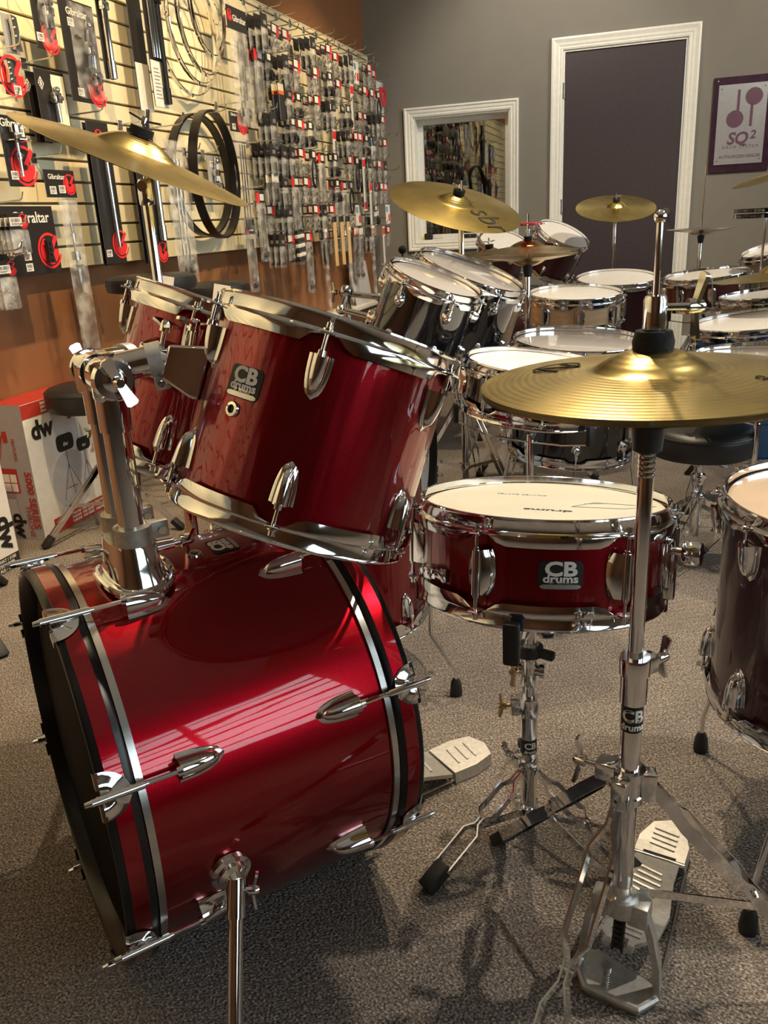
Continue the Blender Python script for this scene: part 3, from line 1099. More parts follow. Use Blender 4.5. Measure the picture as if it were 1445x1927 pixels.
# tom holder arms
def holder_arm(post_top, tom_pt, tom_n, side):
    j = post_top + UPV * .018
    d_ = (tom_pt - j)
    d_.normalize()
    mb = MB()
    # elbow casting around the joint
    mb.cyl(j - pr2 * .022, j + pr2 * .022, .0235, seg=24)
    mb.rbox((-.020, -.021, -.030), (.030, .021, .022), .008, frame(j, UPV, d_))
    mb.build('elbow', M_CHROME, holder, world=True)
    e0 = j + d_ * .015 + UPV * .008
    e1 = tom_pt - d_ * .004
    MB().cyl(e0, e0 + d_ * .052, .0185, seg=22).build('arm_socket', M_CHROME, holder, world=True)
    MB().cyl(e0 + d_ * .045, e1, .0128, seg=20).build('arm', M_CHROME, holder, world=True)
    c = e0 + d_ * .046
    mb = MB()
    Mc = frame(c, d_, UPV)
    mb.lathe([(.0188, -.009), (.0215, -.009), (.0215, .009), (.0188, .009), (.0188, -.009)], 22, Mc)
    mb.rbox((-.038, -.010, -.009), (-.016, .010, .009), .002, Mc)
    mb.build('memory_lock', M_CAST, holder, world=True)
    q = c - UPV * .028 + side * .010
    MB().cyl(q, q + side * .006, .0062, seg=6).cyl(q + side * .006, q + side * .009, .0035, seg=8).build('lock_screw', M_CHROME, holder, world=True)
    # ratchet wing bolt at the elbow
    mb = MB()
    mb.lathe([(0, 0), (.025, 0), (.0265, .004), (.0235, .010), (.015, .0105), (.013, .018), (.009, .020), (0, .020)], 28, frame(j + side * .021, side))
    wing_nut(mb, j + side * .036, side, UPV * .8 - d_ * .35, 1.15, .006)
    mb.build('wing_nut', M_CHROME, holder, world=True)


def tom_bracket(tom, M, r, P, d_in, nm='mount_bracket'):
    """D-shaped chrome bracket bolted to the tom shell at P"""
    a, z = local_az(M, P)
    mb = MB()
    A = RZ(a) @ T(r, 0, z)
    # tapered four-sided receiver
    vs = []
    for (x, hw, h0, h1) in ((-.002, .030, -.034, .034), (.010, .029, -.033, .032), (.046, .020, -.021, .023), (.050, .018, -.019, .021)):
        vs += [(x, -hw, h0), (x, hw, h0), (x, hw, h1), (x, -hw, h1)]
    fs = []
    for k in range(3):
        for i in range(4):
            j = (i + 1) % 4
            fs.append((k * 4 + i, k * 4 + j, k * 4 + 4 + j, k * 4 + 4 + i))
    fs += [(0, 1, 2, 3), (12, 13, 14, 15)]
    mb.add(vs, fs, A)
    o = mb.build(nm, M_CHROME, tom, smooth=30)
    mod = o.modifiers.new('soft', 'BEVEL')
    mod.width = .003
    mod.segments = 2
    mb = MB()
    wing_nut(mb, A @ V((.024, 0, .028)), A.to_3x3() @ V((.1, 0, 1)), A.to_3x3() @ V((.6, 1, 0)), 1.15, .016)
    mb.build('wing_nut', M_CHROME, tom)


for (tm, M_, r_, C_, N_, L_, post, sd) in ((tomN, toms[0][0], TR1, TOMN, TN1, TL1, POST[0][1], pr2), (tomF, toms[1][0], TR2, TOMF, TN2, TL2, POST[1][1], -pr2)):
    mid = C_ + N_ * (L_ * .40)
    out = (post + UPV * .01 - mid)
    axis = -N_
    out = (out - axis * out.dot(axis)).normalized()
    P = mid + out * r_
    tom_bracket(tm, M_, r_, P, out)
    holder_arm(post, P + out * .046, out, sd)

# ------------------------------------------------------------------ red kit: snare drum
SN_C, SN_N, SN_L, SN_R = V((-.148, 1.188, .625)), V((-.006, -.147, -.989)).normalized(), .153, .178
SM = frame(SN_C + SN_N * SN_L, -SN_N, (1, 0, 0))
a_s, _ = shell_angle(SM, SN_R, 908, 1080, 1)
snare = drum('snare_drum', 'candy red snare drum with cream head on a chrome stand', SN_C, SN_N, SN_L, SN_R, M_RED, 6, a_s, 'column', M_HEADC, M_HEADG, 96, None)
a_b, z_b = shell_angle(SM, SN_R, 1055, 1083, 1)
cb_badge(snare, RZ(a_b) @ T(0, 0, z_b), SN_R, .98, .80)
# strainer (left) with snare strap, throw-off knob (right)
a_t, z_t = shell_angle(SM, SN_R, 825, 1076, 1)
A = RZ(a_t) @ T(SN_R, 0, z_t)
mb = MB()
mb.rbox((-.002, -.026, -.006), (.008, .026, .006), .002, A)
mb.rbox((.006, -.022, -.009), (.016, .004, .008), .002, A @ RX(.12))
for y in (-.018, -.004, .018): mb.cyl(A @ V((.014, y, 0)), A @ V((.018, y, 0)), .004, seg=10)
mb.rbox((-.001, .014, -.010), (.006, .026, .010), .0015, A)
mb.build('butt_plate', M_CHROME, snare)
MB().strip([A @ V((.010, -.010, .050)), A @ V((.0105, -.010, .02)), A @ V((.012, -.010, -.03)), A @ V((.010, -.010, -z_t + .018)), A @ V((-.03, -.010, -z_t + .004))], (A.to_3x3() @ V((0, 1, 0))), .012, .0008).build('snare_strap', M_BAG2, snare)
a_k, z_k = shell_angle(SM, SN_R, 1246, 1050, 1)
A = RZ(a_k) @ T(SN_R, 0, z_k)
mb = MB()
mb.rbox((-.002, -.016, -.040), (.014, .016, .026), .004, A)
mb.rbox((.010, -.007, -.058), (.020, .007, .010), .003, A)
mb.build('throw_off', M_CHROME, snare)
mb = MB()
mb.cyl(A @ V((.012, 0, .012)), A @ V((.028, 0, .012)), .006, seg=12)
mb.lathe([(0, 0), (.0155, 0), (.017, .002), (.017, .022), (.0155, .024), (0, .024)], 18, A @ T(.028, 0, .012) @ RY(PI / 2))
mb.build('tension_knob', M_CHROME, snare)
MB().strip([A @ V((.010, 0, -.050)), A @ V((.012, 0, -z_k + .03)), A @ V((-.02, 0, -z_k + .004))], (A.to_3x3() @ V((0, 1, 0))), .012, .0008).build('snare_strap', M_BAG2, snare)
# stamp and scuff on the head
ms = text_mesh('drums', .017, M_BLACKINK, .03, .0002)
sp_ = SM.inverted() @ at_z(1030, 967, .618)
inst('head_stamp', ms, snare, T(sp_.x, sp_.y, SN_L - .0108) @ RZ(PI) @ S(1.6, 1, 1))
ms = text_mesh('COATED BATTER', .010, M_GREYINK, .0, .0002)
sp_ = SM.inverted() @ at_z(983, 903, .63)
inst('head_stamp', ms, snare, T(sp_.x, sp_.y, SN_L - .0108) @ RZ(PI))
for pts in ([(1075, 958), (1118, 932), (1235, 945), (1172, 963), (1075, 958)], [(1118, 932), (1145, 934), (1100, 940)]):
    pp = [SM.inverted() @ at_z(x, y, .612 + .02 * (965 - y) / 60) for x, y in pts]
    pp = [(p.x, p.y, SN_L - .0106) for p in pp]
    MB().strip(pp, (0, 0, 1), .0004, .0014).build('pencil_mark', M_GREYINK, snare)

# ------------------------------------------------------------------ red kit: floor tom behind the snare
FT_C = V((-.668, 1.61, .585))
ftA = frame((FT_C.x, FT_C.y, .175), (0, 0, 1))
a_f, _ = shell_angle(ftA, .203, 765, 1160, 1)


def floor_legs(d, C, r, angs, zb, foot_r=.055, top=.20, feet=None, rr=.0048):
    """bent rods clamped to a floor tom"""
    for k, a in enumerate(angs):
        u = V((math.cos(a), math.sin(a), 0))
        p = V((C.x, C.y, 0)) + u * (r + .022)
        f = V((C.x, C.y, 0)) + u * (r + .022 + foot_r) if feet is None else V((*feet[k], 0))
        bend = zb - .03 if zb < .3 else zb - .05
        o = MB().tube([p + UPV * (zb + top), p + UPV * (bend + .01), p + UPV * bend, f + UPV * (bend * .28 + .02), f + UPV * .03], rr, 10).build('leg', M_CHROME, d, world=True)
        MB().lathe([(0, 0), (.013, 0), (.0145, .006), (.012, .03), (.007, .042), (0, .042)], 14, T(f.x, f.y, 0.0)).build('rubber_foot', M_BLACKRUB, o, world=True)
        mb = MB()
        mb.rbox((r - .001, -.017, zb + .06), (r + .030, .017, zb + .12), .005, T(C.x, C.y, 0) @ RZ(a))
        wing_nut(mb, T(C.x, C.y, 0) @ RZ(a) @ V((r + .028, 0, zb + .09)), u, (0, 0, 1), 1, .008)
        mb.build('leg_bracket', M_CHROME, d, world=True)


ft = drum('floor_tom', 'candy red floor tom on bent legs behind the snare drum', FT_C, (0, 0, -1), .41, .203, M_RED, 8, a_f, 'shield', M_HEADW, M_HEADG, 72)
aa = math.atan2(1.592 - FT_C.y, -.38 - FT_C.x)
floor_legs(ft, FT_C, .203, [aa, aa + 2.094, aa + 4.188], .175)

# ------------------------------------------------------------------ other floor tom at the aisle
F2_C, F2_N = V((.322, 1.334, .601)), V((0, 0, -1))
M2 = frame((F2_C.x, F2_C.y, .238), (0, 0, 1))
a_g, _ = shell_angle(M2, .203, 1418, 1020, 1)
ft2 = drum('floor_tom', 'dark wine floor tom with tan head beside the single-cymbal hi-hat', F2_C, F2_N, .363, .203, M_WINE, 8, a_g, 'shield_big', M_HEADT, M_HEADG, 96)
fa = [math.atan2(1.502 - F2_C.y, .128 - F2_C.x), math.atan2(1.058 - F2_C.y, .178 - F2_C.x)]
floor_legs(ft2, F2_C, .203, fa + [0.25], .238, feet=[(.128, 1.502), (.178, 1.058), (.60, 1.40)])

# ------------------------------------------------------------------ stands
def leg_set(st, bx, by, azs, hub_z, low_z, Rf, style='flat', hub_r=.016, m=M_CHROME, foot_len=.05, brace_t=.55, wide=.014, gap=.011):
    """tripod: each leg a child with its rubber foot, its brace"""
    for az in azs:
        u = V((math.cos(az), math.sin(az), 0))
        tg = V((-u.y, u.x, 0))
        c = V((bx, by, 0))
        p0 = c + u * (hub_r + .004) + UPV * hub_z
        p1 = c + u * Rf + UPV * .022
        P = lambda t, off: p0.lerp(p1, t) + tg * off
        mb = MB()
        d = (p1 - p0).normalized()
        sd = d.cross(tg).normalized()
        if style == 'pinch':
            prof = [(0, .003), (.10, .0035), (.17, .015), (.42, .015), (.47, .0035), (.53, .0035), (.60, .015), (.92, .015), (.97, .006)]
            for s_ in (-1, 1):
                mb.strip([P(t, s_ * o * 1.05) for t, o in prof], sd, wide, .0028)
            mb.cyl(P(.5, -.009), P(.5, .009), .004, seg=8)
        elif style == 'flat':
            for s_ in (-1, 1):
                mb.strip([P(0, s_ * gap * .8), P(.06, s_ * gap), P(.92, s_ * gap), P(1, s_ * gap * .6)], sd, wide, .0024)
            mb.cyl(P(brace_t, -gap - .003), P(brace_t, gap + .003), .0035, seg=8)
        else:
            mb.strip([P(0, 0), P(1, 0)], sd, wide, .005)
        leg = mb.build('leg', m, st, world=True)
        mb = MB()
        e = p1 - d * .022
        Mf = frame(e, d, tg)
        mb.rbox((-.014, -.011, 0), (.014, .011, foot_len), .004, Mf)
        lo = min(v[2] for v in mb.v)
        mb.v = [(x, y, max(z, .001)) for x, y, z in mb.v]
        mb.build('rubber_foot', M_BLACKRUB, leg, world=True)
        q0 = c + u * (hub_r + .002) + UPV * low_z
        q1 = P(brace_t, 0)
        MB().strip([q0, q1], sd, .012, .0022).build('brace', m, st, world=True)


def tubes(st, x, y, segs, names=None):
    """vertical tube sections (z0, z1, r)"""
    for i, (z0, z1, r) in enumerate(segs):
        MB().lathe([(0, z0), (r * .96, z0), (r, z0 + .001), (r, z1 - .001), (r * .96, z1), (0, z1)], 20, T(x, y, 0)).build('tube', M_CHROME, st, world=True)


def collar(st, x, y, z0, z1, r, az, m=M_CHROME, wn=True, wm=None):
    mb = MB()
    u = V((math.cos(az), math.sin(az), 0))
    mb.lathe([(r * .6, z0), (r, z0), (r * 1.05, z0 + .003), (r * 1.05, z1 - .002), (r, z1), (r * .6, z1)], 24, T(x, y, 0))
    mb.rbox((r * .6, -.009, z0 + .002), (r + .014, .009, z1 - .001), .003, T(x, y, 0) @ RZ(az))
    o = mb.build('collar', m, st, world=True)
    if wn:
        mb = MB()
        wing_nut(mb, V((x, y, (z0 + z1) / 2)) + u * (r + .013), u, UPV * .9 + V((-u.y, u.x, 0)) * .4, 1.0, .008)
        mb.build('wing_nut', wm or M_CHROME, st, world=True)
    return o


def cymbal_mesh(r, m, bell=.28, bow=.085, seg=96, hole=.006, mirror=False):
    """cymbal with bell and bow; edge plane at z=0"""
    rb = r * bell
    H = r * bow
    pr = []
    N = 14
    for i in range(N + 1):
        t = i / N
        rr = r + (rb * 1.12 - r) * t
        pr.append((rr, H * (1 - (rr / r) ** 1.7)))
    zb = pr[-1][1]
    for i in range(1, 11):
        t = i / 10
        rr = rb * 1.12 * (1 - t) + hole * t
        pr.append((rr, zb + r * .115 * math.sin(PI / 2 * min(1, t * 1.05)) ** 0.9))
    top = [(a, b + .0010) for a, b in pr]
    full = pr + top[::-1] + [pr[0]]
    if mirror: full = [(a, -b) for a, b in full]
    return MB().lathe(full, seg).mesh('cymbal', m, 60), zb + r * .115


def cymbal(label, C, n, r, m, group=None, bell=.28, bow=.085, mirror=False, name='cymbal', xh=(1, 0, 0), letters=()):
    M = frame(C, -V(n), xh)
    me, top = cymbal_mesh(r, m, bell, bow, mirror=mirror)
    o = inst(name, me, None, M)
    tag(o, label, 'cymbal', group)
    for (tx, pa, pb, mt, bo, k) in letters:
        inv = M.inverted()
        co = inv @ CAMPOS
        pts = []
        for (qx, qy) in (pa, pb):
            dr = inv.to_3x3() @ ray(qx, qy)
            hgt = r * bow * .55
            pts.append(co + dr * ((hgt - co.z) / dr.z))
        xd = (pts[1] - pts[0])
        L_ = xd.length
        mid = (pts[0] + pts[1]) / 2
        rad = math.hypot(mid.x, mid.y)
        H = r * bow
        z = H * (1 - (rad / r) ** 1.7)
        sl = H * 1.7 * (rad / r) ** .7 / r
        nrm = V((mid.x / rad * sl, mid.y / rad * sl, 1)).normalized()
        t_ = text_mesh(tx, 1.0, mt, bo, .0004)
        w0 = max(v.co.x for v in t_.vertices) - min(v.co.x for v in t_.vertices)
        t_.transform(S(L_ / w0, L_ / w0 * k, 1))
        for v in t_.vertices:
            pass
        inst('lettering', t_, o, frame((mid.x, mid.y, z + .0018), nrm, xd))
    return o, M, top


def cym_stand(label, bx, by, C, n, top, azs, hub_z=.42, low_z=.14, Rf=.30, group=None, r0=.0125, r1=.0095, tiltbell=True, style='flat', joint=.62, felt=True, m=M_CHROME):
    st = thing('cymbal_stand', label, 'cymbal stand', T(bx, by, 0), group)
    C = V(C)
    up = -V(n).normalized()
    base_top = C - up * .045
    zt = base_top.z
    tubes(st, bx, by, [(.06, joint, r0), (joint - .02, zt, r1)])
    collar(st, bx, by, joint - .03, joint + .012, r0 + .004, azs[0] + .6)
    collar(st, bx, by, hub_z - .015, hub_z + .02, r0 + .004, azs[0] + 1.0)
    collar(st, bx, by, low_z - .012, low_z + .014, r0 + .004, azs[0] + 1.0, wn=False)
    mb = MB()
    pt = V((bx, by, zt))
    mb.lathe([(0, -.030), (.0125, -.030), (.0135, -.024), (.0135, .004), (.010, .012), (0, .012)], 18, T(*pt))
    mb.cyl(pt - V((-up.y, up.x, 0)).normalized() * .016 if abs(up.z) < .999 else pt, pt + (V((-up.y, up.x, 0)).normalized() * .016 if abs(up.z) < .999 else V((.012, 0, 0))), .009, seg=14)
    mb.cyl(pt, C + up * (top + .045), .0038, seg=10)
    mb.lathe([(0, 0), (.017, 0), (.017, .003), (.008, .004), (.008, .012), (0, .012)], 18, frame(C + up * (top - .030), up))
    mb.build('tilter', m, st, world=True)
    MB().lathe([(0, 0), (.020, 0), (.020, .013), (0, .013)], 18, frame(C + up * (top + .002), up)).build('felt', M_FELT, st, world=True)
    mb = MB()
    wing_nut(mb, C + up * (top + .016), up, (1, .3, 0), 1.0, .004)
    mb.build('wing_nut', m, st, world=True)
    leg_set(st, bx, by, azs, hub_z, low_z, Rf, style, r0)
    return st


# left crash of the red kit
LC, LN = V((-.867, 1.334, 1.141)), V((-.400, -.091, -.912))
o, _, tp = cymbal('tilted aged brass crash cymbal in front of the slatwall packages', LC, LN, .203, M_BRASSD, bell=.30, bow=.10)
st = cym_stand('chrome cymbal stand behind the red toms holding the tilted crash cymbal', LC.x + .012, LC.y + .004, LC, LN, tp, [R(19), R(-101), R(139)], .42, .16, .26, r1=.0085)
ms = text_mesh('CB', .018, M_WHITEINK, .03, .0002)
inst('stand_sticker', wrap_mesh(ms, .0130), st, T(.0, 0, .33) @ RZ(R(-60)))

# ------------------------------------------------------------------ snare stand
SX, SY = -.169, 1.200
st = thing('snare_stand', 'chrome snare stand under the candy red snare drum', 'snare stand', T(SX, SY, 0))
tubes(st, SX, SY, [(.012, .245, .0135), (.235, .300, .0105), (.290, .345, .0130)])
collar(st, SX, SY, .232, .268, .0165, R(195), wm=M_BRASSNUT)
MB().lathe([(.0135, .190), (.0150, .190), (.0150, .232), (.0135, .232)], 20, T(SX, SY, 0)).build('tube_sleeve', M_CHROME, st, world=True)
MB().lathe([(.0137, .160), (.0140, .160), (.0140, .188), (.0137, .188)], 20, T(SX, SY, 0)).build('stand_sticker', M_BLACKINK, st, world=True)
for tx, sz, z in (('CB', .0165, .177), ('drums', .0085, .1655)):
    inst('lettering', wrap_mesh(text_mesh(tx, sz, M_WHITEINK, .03, .0002), .0143), st, T(0, 0, z) @ RZ(R(-68)))
collar(st, SX, SY, .118, .146, .0165, R(150))
collar(st, SX, SY, .030, .050, .0165, R(150), wn=False)
leg_set(st, SX, SY, [R(-125), R(-26), R(100)], .125, .040, .212, 'pinch', .0135, wide=.011)
mb = MB()
mb.cyl((SX - .020, SY, .318), (SX + .020, SY, .318), .010, seg=16)
mb.cyl((SX + .018, SY - .004, .320), (SX + .026, SY - .004, .320), .0125, seg=18)
mb.build('tilt_joint', M_CHROME, st, world=True)
mb = MB()
wing_nut(mb, V((SX - .016, SY - .008, .318)), (-.8, -.6, 0), (0, .2, 1), .9, .004)
mb.build('wing_nut', M_BRASSNUT, st, world=True)
mb = MB()
MB().lathe([(0, .340), (.0155, .340), (.0155, .365), (.011, .37), (.011, .43), (0, .43)], 20, T(SX, SY, 0)).build('basket_post', M_CHROME, st, world=True)
mb = MB()
mb.lathe([(.0155, .346), (.0225, .347), (.0225, .361), (.0155, .362)], 20, T(SX, SY, 0))
for k in range(2):
    mb.rbox((.018, -.007, .347), (.044, .007, .361), .003, T(SX, SY, 0) @ RZ(R(-20 + 180 * k)))
mb.build('basket_adjuster', M_BLACKRUB, st, world=True)
for az in (-93, 27, 147):
    u = V((math.cos(R(az)), math.sin(R(az)), 0))
    c = V((SX, SY, 0))
    zt = .47 - .02 * math.sin(R(az)) * -1 * -1
    bot = SN_C + SN_N * SN_L
    plane = lambda p: bot.z + (-(SN_N.x * (p.x - bot.x) + SN_N.y * (p.y - bot.y)) / SN_N.z)
    tipc = V((bot.x, bot.y, 0)) + u * (SN_R + .016)
    tip = tipc + UPV * (plane(tipc))
    mid = c.lerp(tipc, .62)
    midz = plane(mid) - .045
    arm = MB().strip([c + u * .012 + UPV * .395, V((mid.x, mid.y, midz)), V((tipc.x, tipc.y, tip.z - .040)) - u * .006, tip - UPV * .018], (-u.y, u.x, 0), .014, .005).build('basket_arm', M_CHROME, st, world=True)
    Mg = frame(tip - UPV * .030 + u * .004, (0, 0, 1), u)
    MB().rbox((-.004, -.011, -.012), (.010, .011, .050), .004, Mg).build('rubber_grip', M_BLACKRUB, arm, world=True)

# ------------------------------------------------------------------ hi-hat of the red kit
HX, HY = -.003, .909
st = thing('hi_hat_stand', 'chrome hi-hat stand with grey cast pedal at the aisle', 'hi-hat stand', T(HX, HY, 0))
tubes(st, HX, HY, [(.165, .470, .0128), (.462, .512, .0150), (.50, .790, .0088)])
MB().cyl((HX, HY, .79), (HX, HY, 1.012), .0034, seg=12).ball((HX, HY, 1.014), .0068).build('pull_rod', M_CHROME, st, world=True)
mb = MB()
mb.lathe([(.0088, .500), (.0180, .500), (.0185, .520), (.0175, .523), (.0088, .523)], 24, T(HX, HY, 0))
mb.lathe([(.0148, .462), (.0162, .462), (.0162, .500), (.0148, .500)], 24, T(HX, HY, 0))
mb.rbox((.010, -.010, .498), (.030, .010, .521), .004, T(HX, HY, 0) @ RZ(R(40)))
mb.build('collar', M_CHROME, st, world=True)
mb = MB()
wing_nut(mb, V((HX, HY, .511)) + V((.77, .64, 0)) * .028, (.77, .64, 0), (.1, 0, 1), 1.0, .006)
mb.build('wing_nut', M_CHROME, st, world=True)
MB().lathe([(.0130, .424), (.01315, .424), (.01315, .4605), (.0130, .4605)], 24, T(HX, HY, 0)).build('stand_sticker', M_BLACKINK, st, world=True)
for tx, sz, z in (('CB', .0225, .4465), ('drums', .0125, .4315)):
    inst('lettering', wrap_mesh(text_mesh(tx, sz, M_WHITEINK, .03, .0002), .0135), st, T(0, 0, z) @ RZ(R(-84)))
# bottom cup
MB().lathe([(.0088, .772), (.0155, .776), (.0175, .800), (.020, .806), (.0088, .806)], 22, T(HX, HY, 0)).build('seat_cup', M_BLACKRUB, st, world=True)
MB().lathe([(0.0034, .806), (.030, .806), (.032, .812), (.032, .818), (.0034, .818)], 22, T(HX, HY, 0)).build('seat_felt', M_FELT, st, world=True)
mb = MB()
for k in range(5): mb.tube([(HX + .0078 * math.cos(a * PI / 8), HY + .0078 * math.sin(a * PI / 8), .748 + k * .006) for a in range(16)], .0022, 6, True)
mb.build('spring', M_CHROME2, st, world=True)
# cymbals
hn = V((.025, .008, -1))
o, _, tp = cymbal('aged brass hi-hat top cymbal held by a chrome clutch', (HX, HY, .851), hn, .178, M_BRASSD, 'hi-hat pair of the red kit', bell=.30, bow=.085,
                  letters=[('N', (1028, 700), (1077, 693), M_DARKINK, -.01, 1.2), ('O', (1005, 701), (1092, 691), M_DARKINK, -.035, .9), ('crash', (1425, 712), (1500, 722), M_DARKINK, -.01, 1.0)])
cymbal('aged brass hi-hat bottom cymbal under the clutched top cymbal', (HX, HY, .8465), hn, .178, M_BRASSD, 'hi-hat pair of the red kit', bell=.28, bow=.06, mirror=True)
zt = .851 + tp
MB().lathe([(.0034, zt - .002), (.0205, zt - .002), (.0215, zt + .008), (.0185, zt + .019), (.0034, zt + .020)], 26, T(HX, HY, 0)).build('clutch_felt', M_FELT, st, world=True)
mb = MB()
mb.lathe([(.0034, zt + .020), (.0115, zt + .020), (.0118, zt + .022), (.0118, zt + .050), (.0105, zt + .054), (.0034, zt + .055)], 24, T(HX, HY, 0))
mb.build('clutch', M_CHROME, st, world=True)
mb = MB()
wing_nut(mb, V((HX + .010, HY + .004, zt + .042)), (1, .35, -.03), (.25, -.1, 1), 1.25, .018)
mb.build('clutch_wing_bolt', M_CHROME, st, world=True)
# hub and legs
mb = MB()
mb.lathe([(.0128, .318), (.0185, .318), (.0185, .328), (.0165, .330), (.0165, .352), (.0200, .354), (.0200, .366), (.0128, .366)], 24, T(HX, HY, 0))
for az in (130, 250, 10): mb.rbox((.014, -.010, .322), (.034, .010, .362), .003, T(HX, HY, 0) @ RZ(R(az)))
mb.rbox((.012, -.013, .343), (.040, .013, .368), .003, T(HX, HY, 0) @ RZ(R(165)))
mb.build('hub', M_CHROME, st, world=True)
mb = MB()
wing_nut(mb, V((HX - .038, HY + .010, .356)), (-1, .25, 0), (0, .2, 1), 1.15, .014)
mb.build('wing_nut', M_CHROME, st, world=True)
leg_set(st, HX, HY, [R(131), R(250), R(8)], .345, .172, .305, 'pinch', .020, brace_t=.56, wide=.017)
# cast pedal frame
PU = V((.21, .978, 0)).normalized()
PV = V((PU.y, -PU.x, 0))
pc = V((HX, HY, 0))
P3 = lambda v_, u_, z_: pc + PV * v_ + PU * u_ + UPV * z_
mb = MB()
mb.lathe([(.0128, .140), (.021, .140), (.022, .150), (.022, .166), (.019, .170), (.0128, .170)], 24, T(HX, HY, 0))
for sv in (-1, 1):
    mb.rbox((.010 if sv > 0 else -.038, -.014, .128), (.038 if sv > 0 else -.010, .014, .164), .005, Matrix(((PV.x, PU.x, 0, HX), (PV.y, PU.y, 0, HY), (0, 0, 1, 0), (0, 0, 0, 1))))
    pts = [P3(sv * .030, .0, .150), P3(sv * .040, -.004, .125), P3(sv * .050, .006, .060), P3(sv * .052, .010, .012)]
    mb.strip(pts, PU, .016, .009)
poly = [(-.058, .034), (-.060, .006), (-.036, -.030), (.036, -.032), (.054, -.004), (.052, .016), (-.036, .042)]
mb.prism(poly, 0.001, .010, Matrix(((PV.x, PU.x, 0, HX), (PV.y, PU.y, 0, HY), (0, 0, 1, 0), (0, 0, 0, 1))))
rim = [P3(v_, u_, .013) for v_, u_ in poly[:5]]
mb.tube(rim, .0055, 8)
mb.build('pedal_frame', M_CAST, st, world=True, smooth=30)
mb = MB()
mb.cyl(P3(-.012, -.014, .010), P3(-.012, -.014, .040), .0042, seg=10)
for k in range(6): mb.cyl(P3(-.012, -.014, .012 + k * .0045), P3(-.012, -.014, .0145 + k * .0045), .0050, seg=10)
mb.cyl(P3(-.012, -.014, .040), P3(-.012, -.014, .050), .0072, .0080, 14)
mb.build('anchor_screw', M_CHROME2, st, world=True)
# footboard
fbM = lambda v_, t, h: P3(v_, -.012 + .255 * t, .088 - .062 * t + h)
mb = MB()
out = [(-.020, 0), (-.020, .06), (-.044, .18), (-.048, .42), (-.036, .78), (-.034, 1.0), (.034, 1.0), (.036, .78), (.048, .42), (.044, .18), (.020, .06), (.020, 0), (.011, 0), (.011, .09), (-.011, .09), (-.011, 0)]
n_ = len(out)
vs = [fbM(v_, t, 0) for v_, t in out] + [fbM(v_, t, -.007) for v_, t in out]
fs = [tuple(range(n_)), tuple(range(n_, 2 * n_))[::-1]] + [(i, (i + 1) % n_, n_ + (i + 1) % n_, n_ + i) for i in range(n_)]
mb.add(vs, fs)
for k in range(6):
    t = .50 + k * .065
    hw = .022 - .002 * abs(k - 2.5)
    mb.strip([fbM(-hw, t + .03, .001), fbM(hw, t - .01, .001)], (UPV), .003, .004)
mb.tube([fbM(.020 * math.cos(a * PI / 8), .30 + .06 * math.sin(a * PI / 8), .001) for a in range(16)], .0016, 6, True)
for k in range(2): mb.strip([fbM(-.016, .14 + .05 * k, .001), fbM(.024, .13 + .05 * k, .001)], UPV, .003, .004)
mb.build('footboard', M_CAST, st, world=True, smooth=30)
MB().cyl(fbM(-.042, 1.02, -.004), fbM(.042, 1.02, -.004), .006, seg=12).build('hinge_pin', M_CHROME2, st, world=True)
mb = MB()
hp = [(-.040, 1.03), (-.040, 1.20), (-.026, 1.36), (.0, 1.42), (.026, 1.36), (.040, 1.20), (.040, 1.03), (.026, 1.03), (.026, 1.07), (-.026, 1.07), (-.026, 1.03)]
n_ = len(hp)
hpM = lambda v_, t, z: P3(v_, -.012 + .255 * t, z)
vs = [hpM(v_, t, .022) for v_, t in hp] + [hpM(v_ * 1.06, t, .001) for v_, t in hp]
fs = [tuple(range(n_)), tuple(range(n_, 2 * n_))[::-1]] + [(i, (i + 1) % n_, n_ + (i + 1) % n_, n_ + i) for i in range(n_)]
mb.add(vs, fs)
for k in range(4): mb.strip([hpM(-.020, 1.15 + k * .05, .023), hpM(.020, 1.13 + k * .05, .023)], UPV, .003, .004)
mb.build('heel_plate', M_CAST, st, world=True, smooth=30)
mb = MB()
for k in range(9):
    mb.cyl(P3(-.006, .002 - .0015 * k, .146 - .0075 * k), P3(.006, .002 - .0015 * k, .146 - .0075 * k), .0042, seg=8)
    mb.cyl(P3(-.0075, .002 - .0015 * k, .143 - .0075 * k), P3(-.0045, .002 - .0015 * k, .143 - .0075 * k), .0055, seg=8)
    mb.cyl(P3(.0045, .002 - .0015 * k, .143 - .0075 * k), P3(.0075, .002 - .0015 * k, .143 - .0075 * k), .0055, seg=8)
mb.build('chain', M_BLACKRUB, st, world=True)
MB().tube([P3(-.052, .020, .006), P3(-.046, .080, .006), P3(-.042, .255, .008)], .0022, 6).tube([P3(.052, .016, .006), P3(.050, .080, .006), P3(.042, .255, .008)], .0022, 6).build('stabilizer_rod', M_CHROME2, st, world=True)

# ------------------------------------------------------------------ bass drum pedal
b0 = BC + BN * BL
PD = V((BN.x, BN.y, 0)).normalized()
PS = V((PD.y, -PD.x, 0))
o0 = V((b0.x, b0.y, 0)) + PS * .0
ped = thing('bass_pedal', 'grey cast bass drum pedal on the carpet behind the red bass drum', 'pedal', T(*(o0 + PD * .1)))
K = lambda s_, d_, z: o0 + PS * s_ + PD * d_ + UPV * z
mb = MB()
out = [(-.022, .05), (-.040, .12), (-.044, .22), (.044, .22), (.040, .12), (.022, .05)]
zz = lambda d_: .075 - .052 * (d_ - .05) / .17
n_ = len(out)
vs = [K(s_, d_, zz(d_)) for s_, d_ in out] + [K(s_, d_, zz(d_) - .008) for s_, d_ in out]
fs = [tuple(range(n_)), tuple(range(n_, 2 * n_))[::-1]] + [(i, (i + 1) % n_, n_ + (i + 1) % n_, n_ + i) for i in range(n_)]
mb.add(vs, fs)
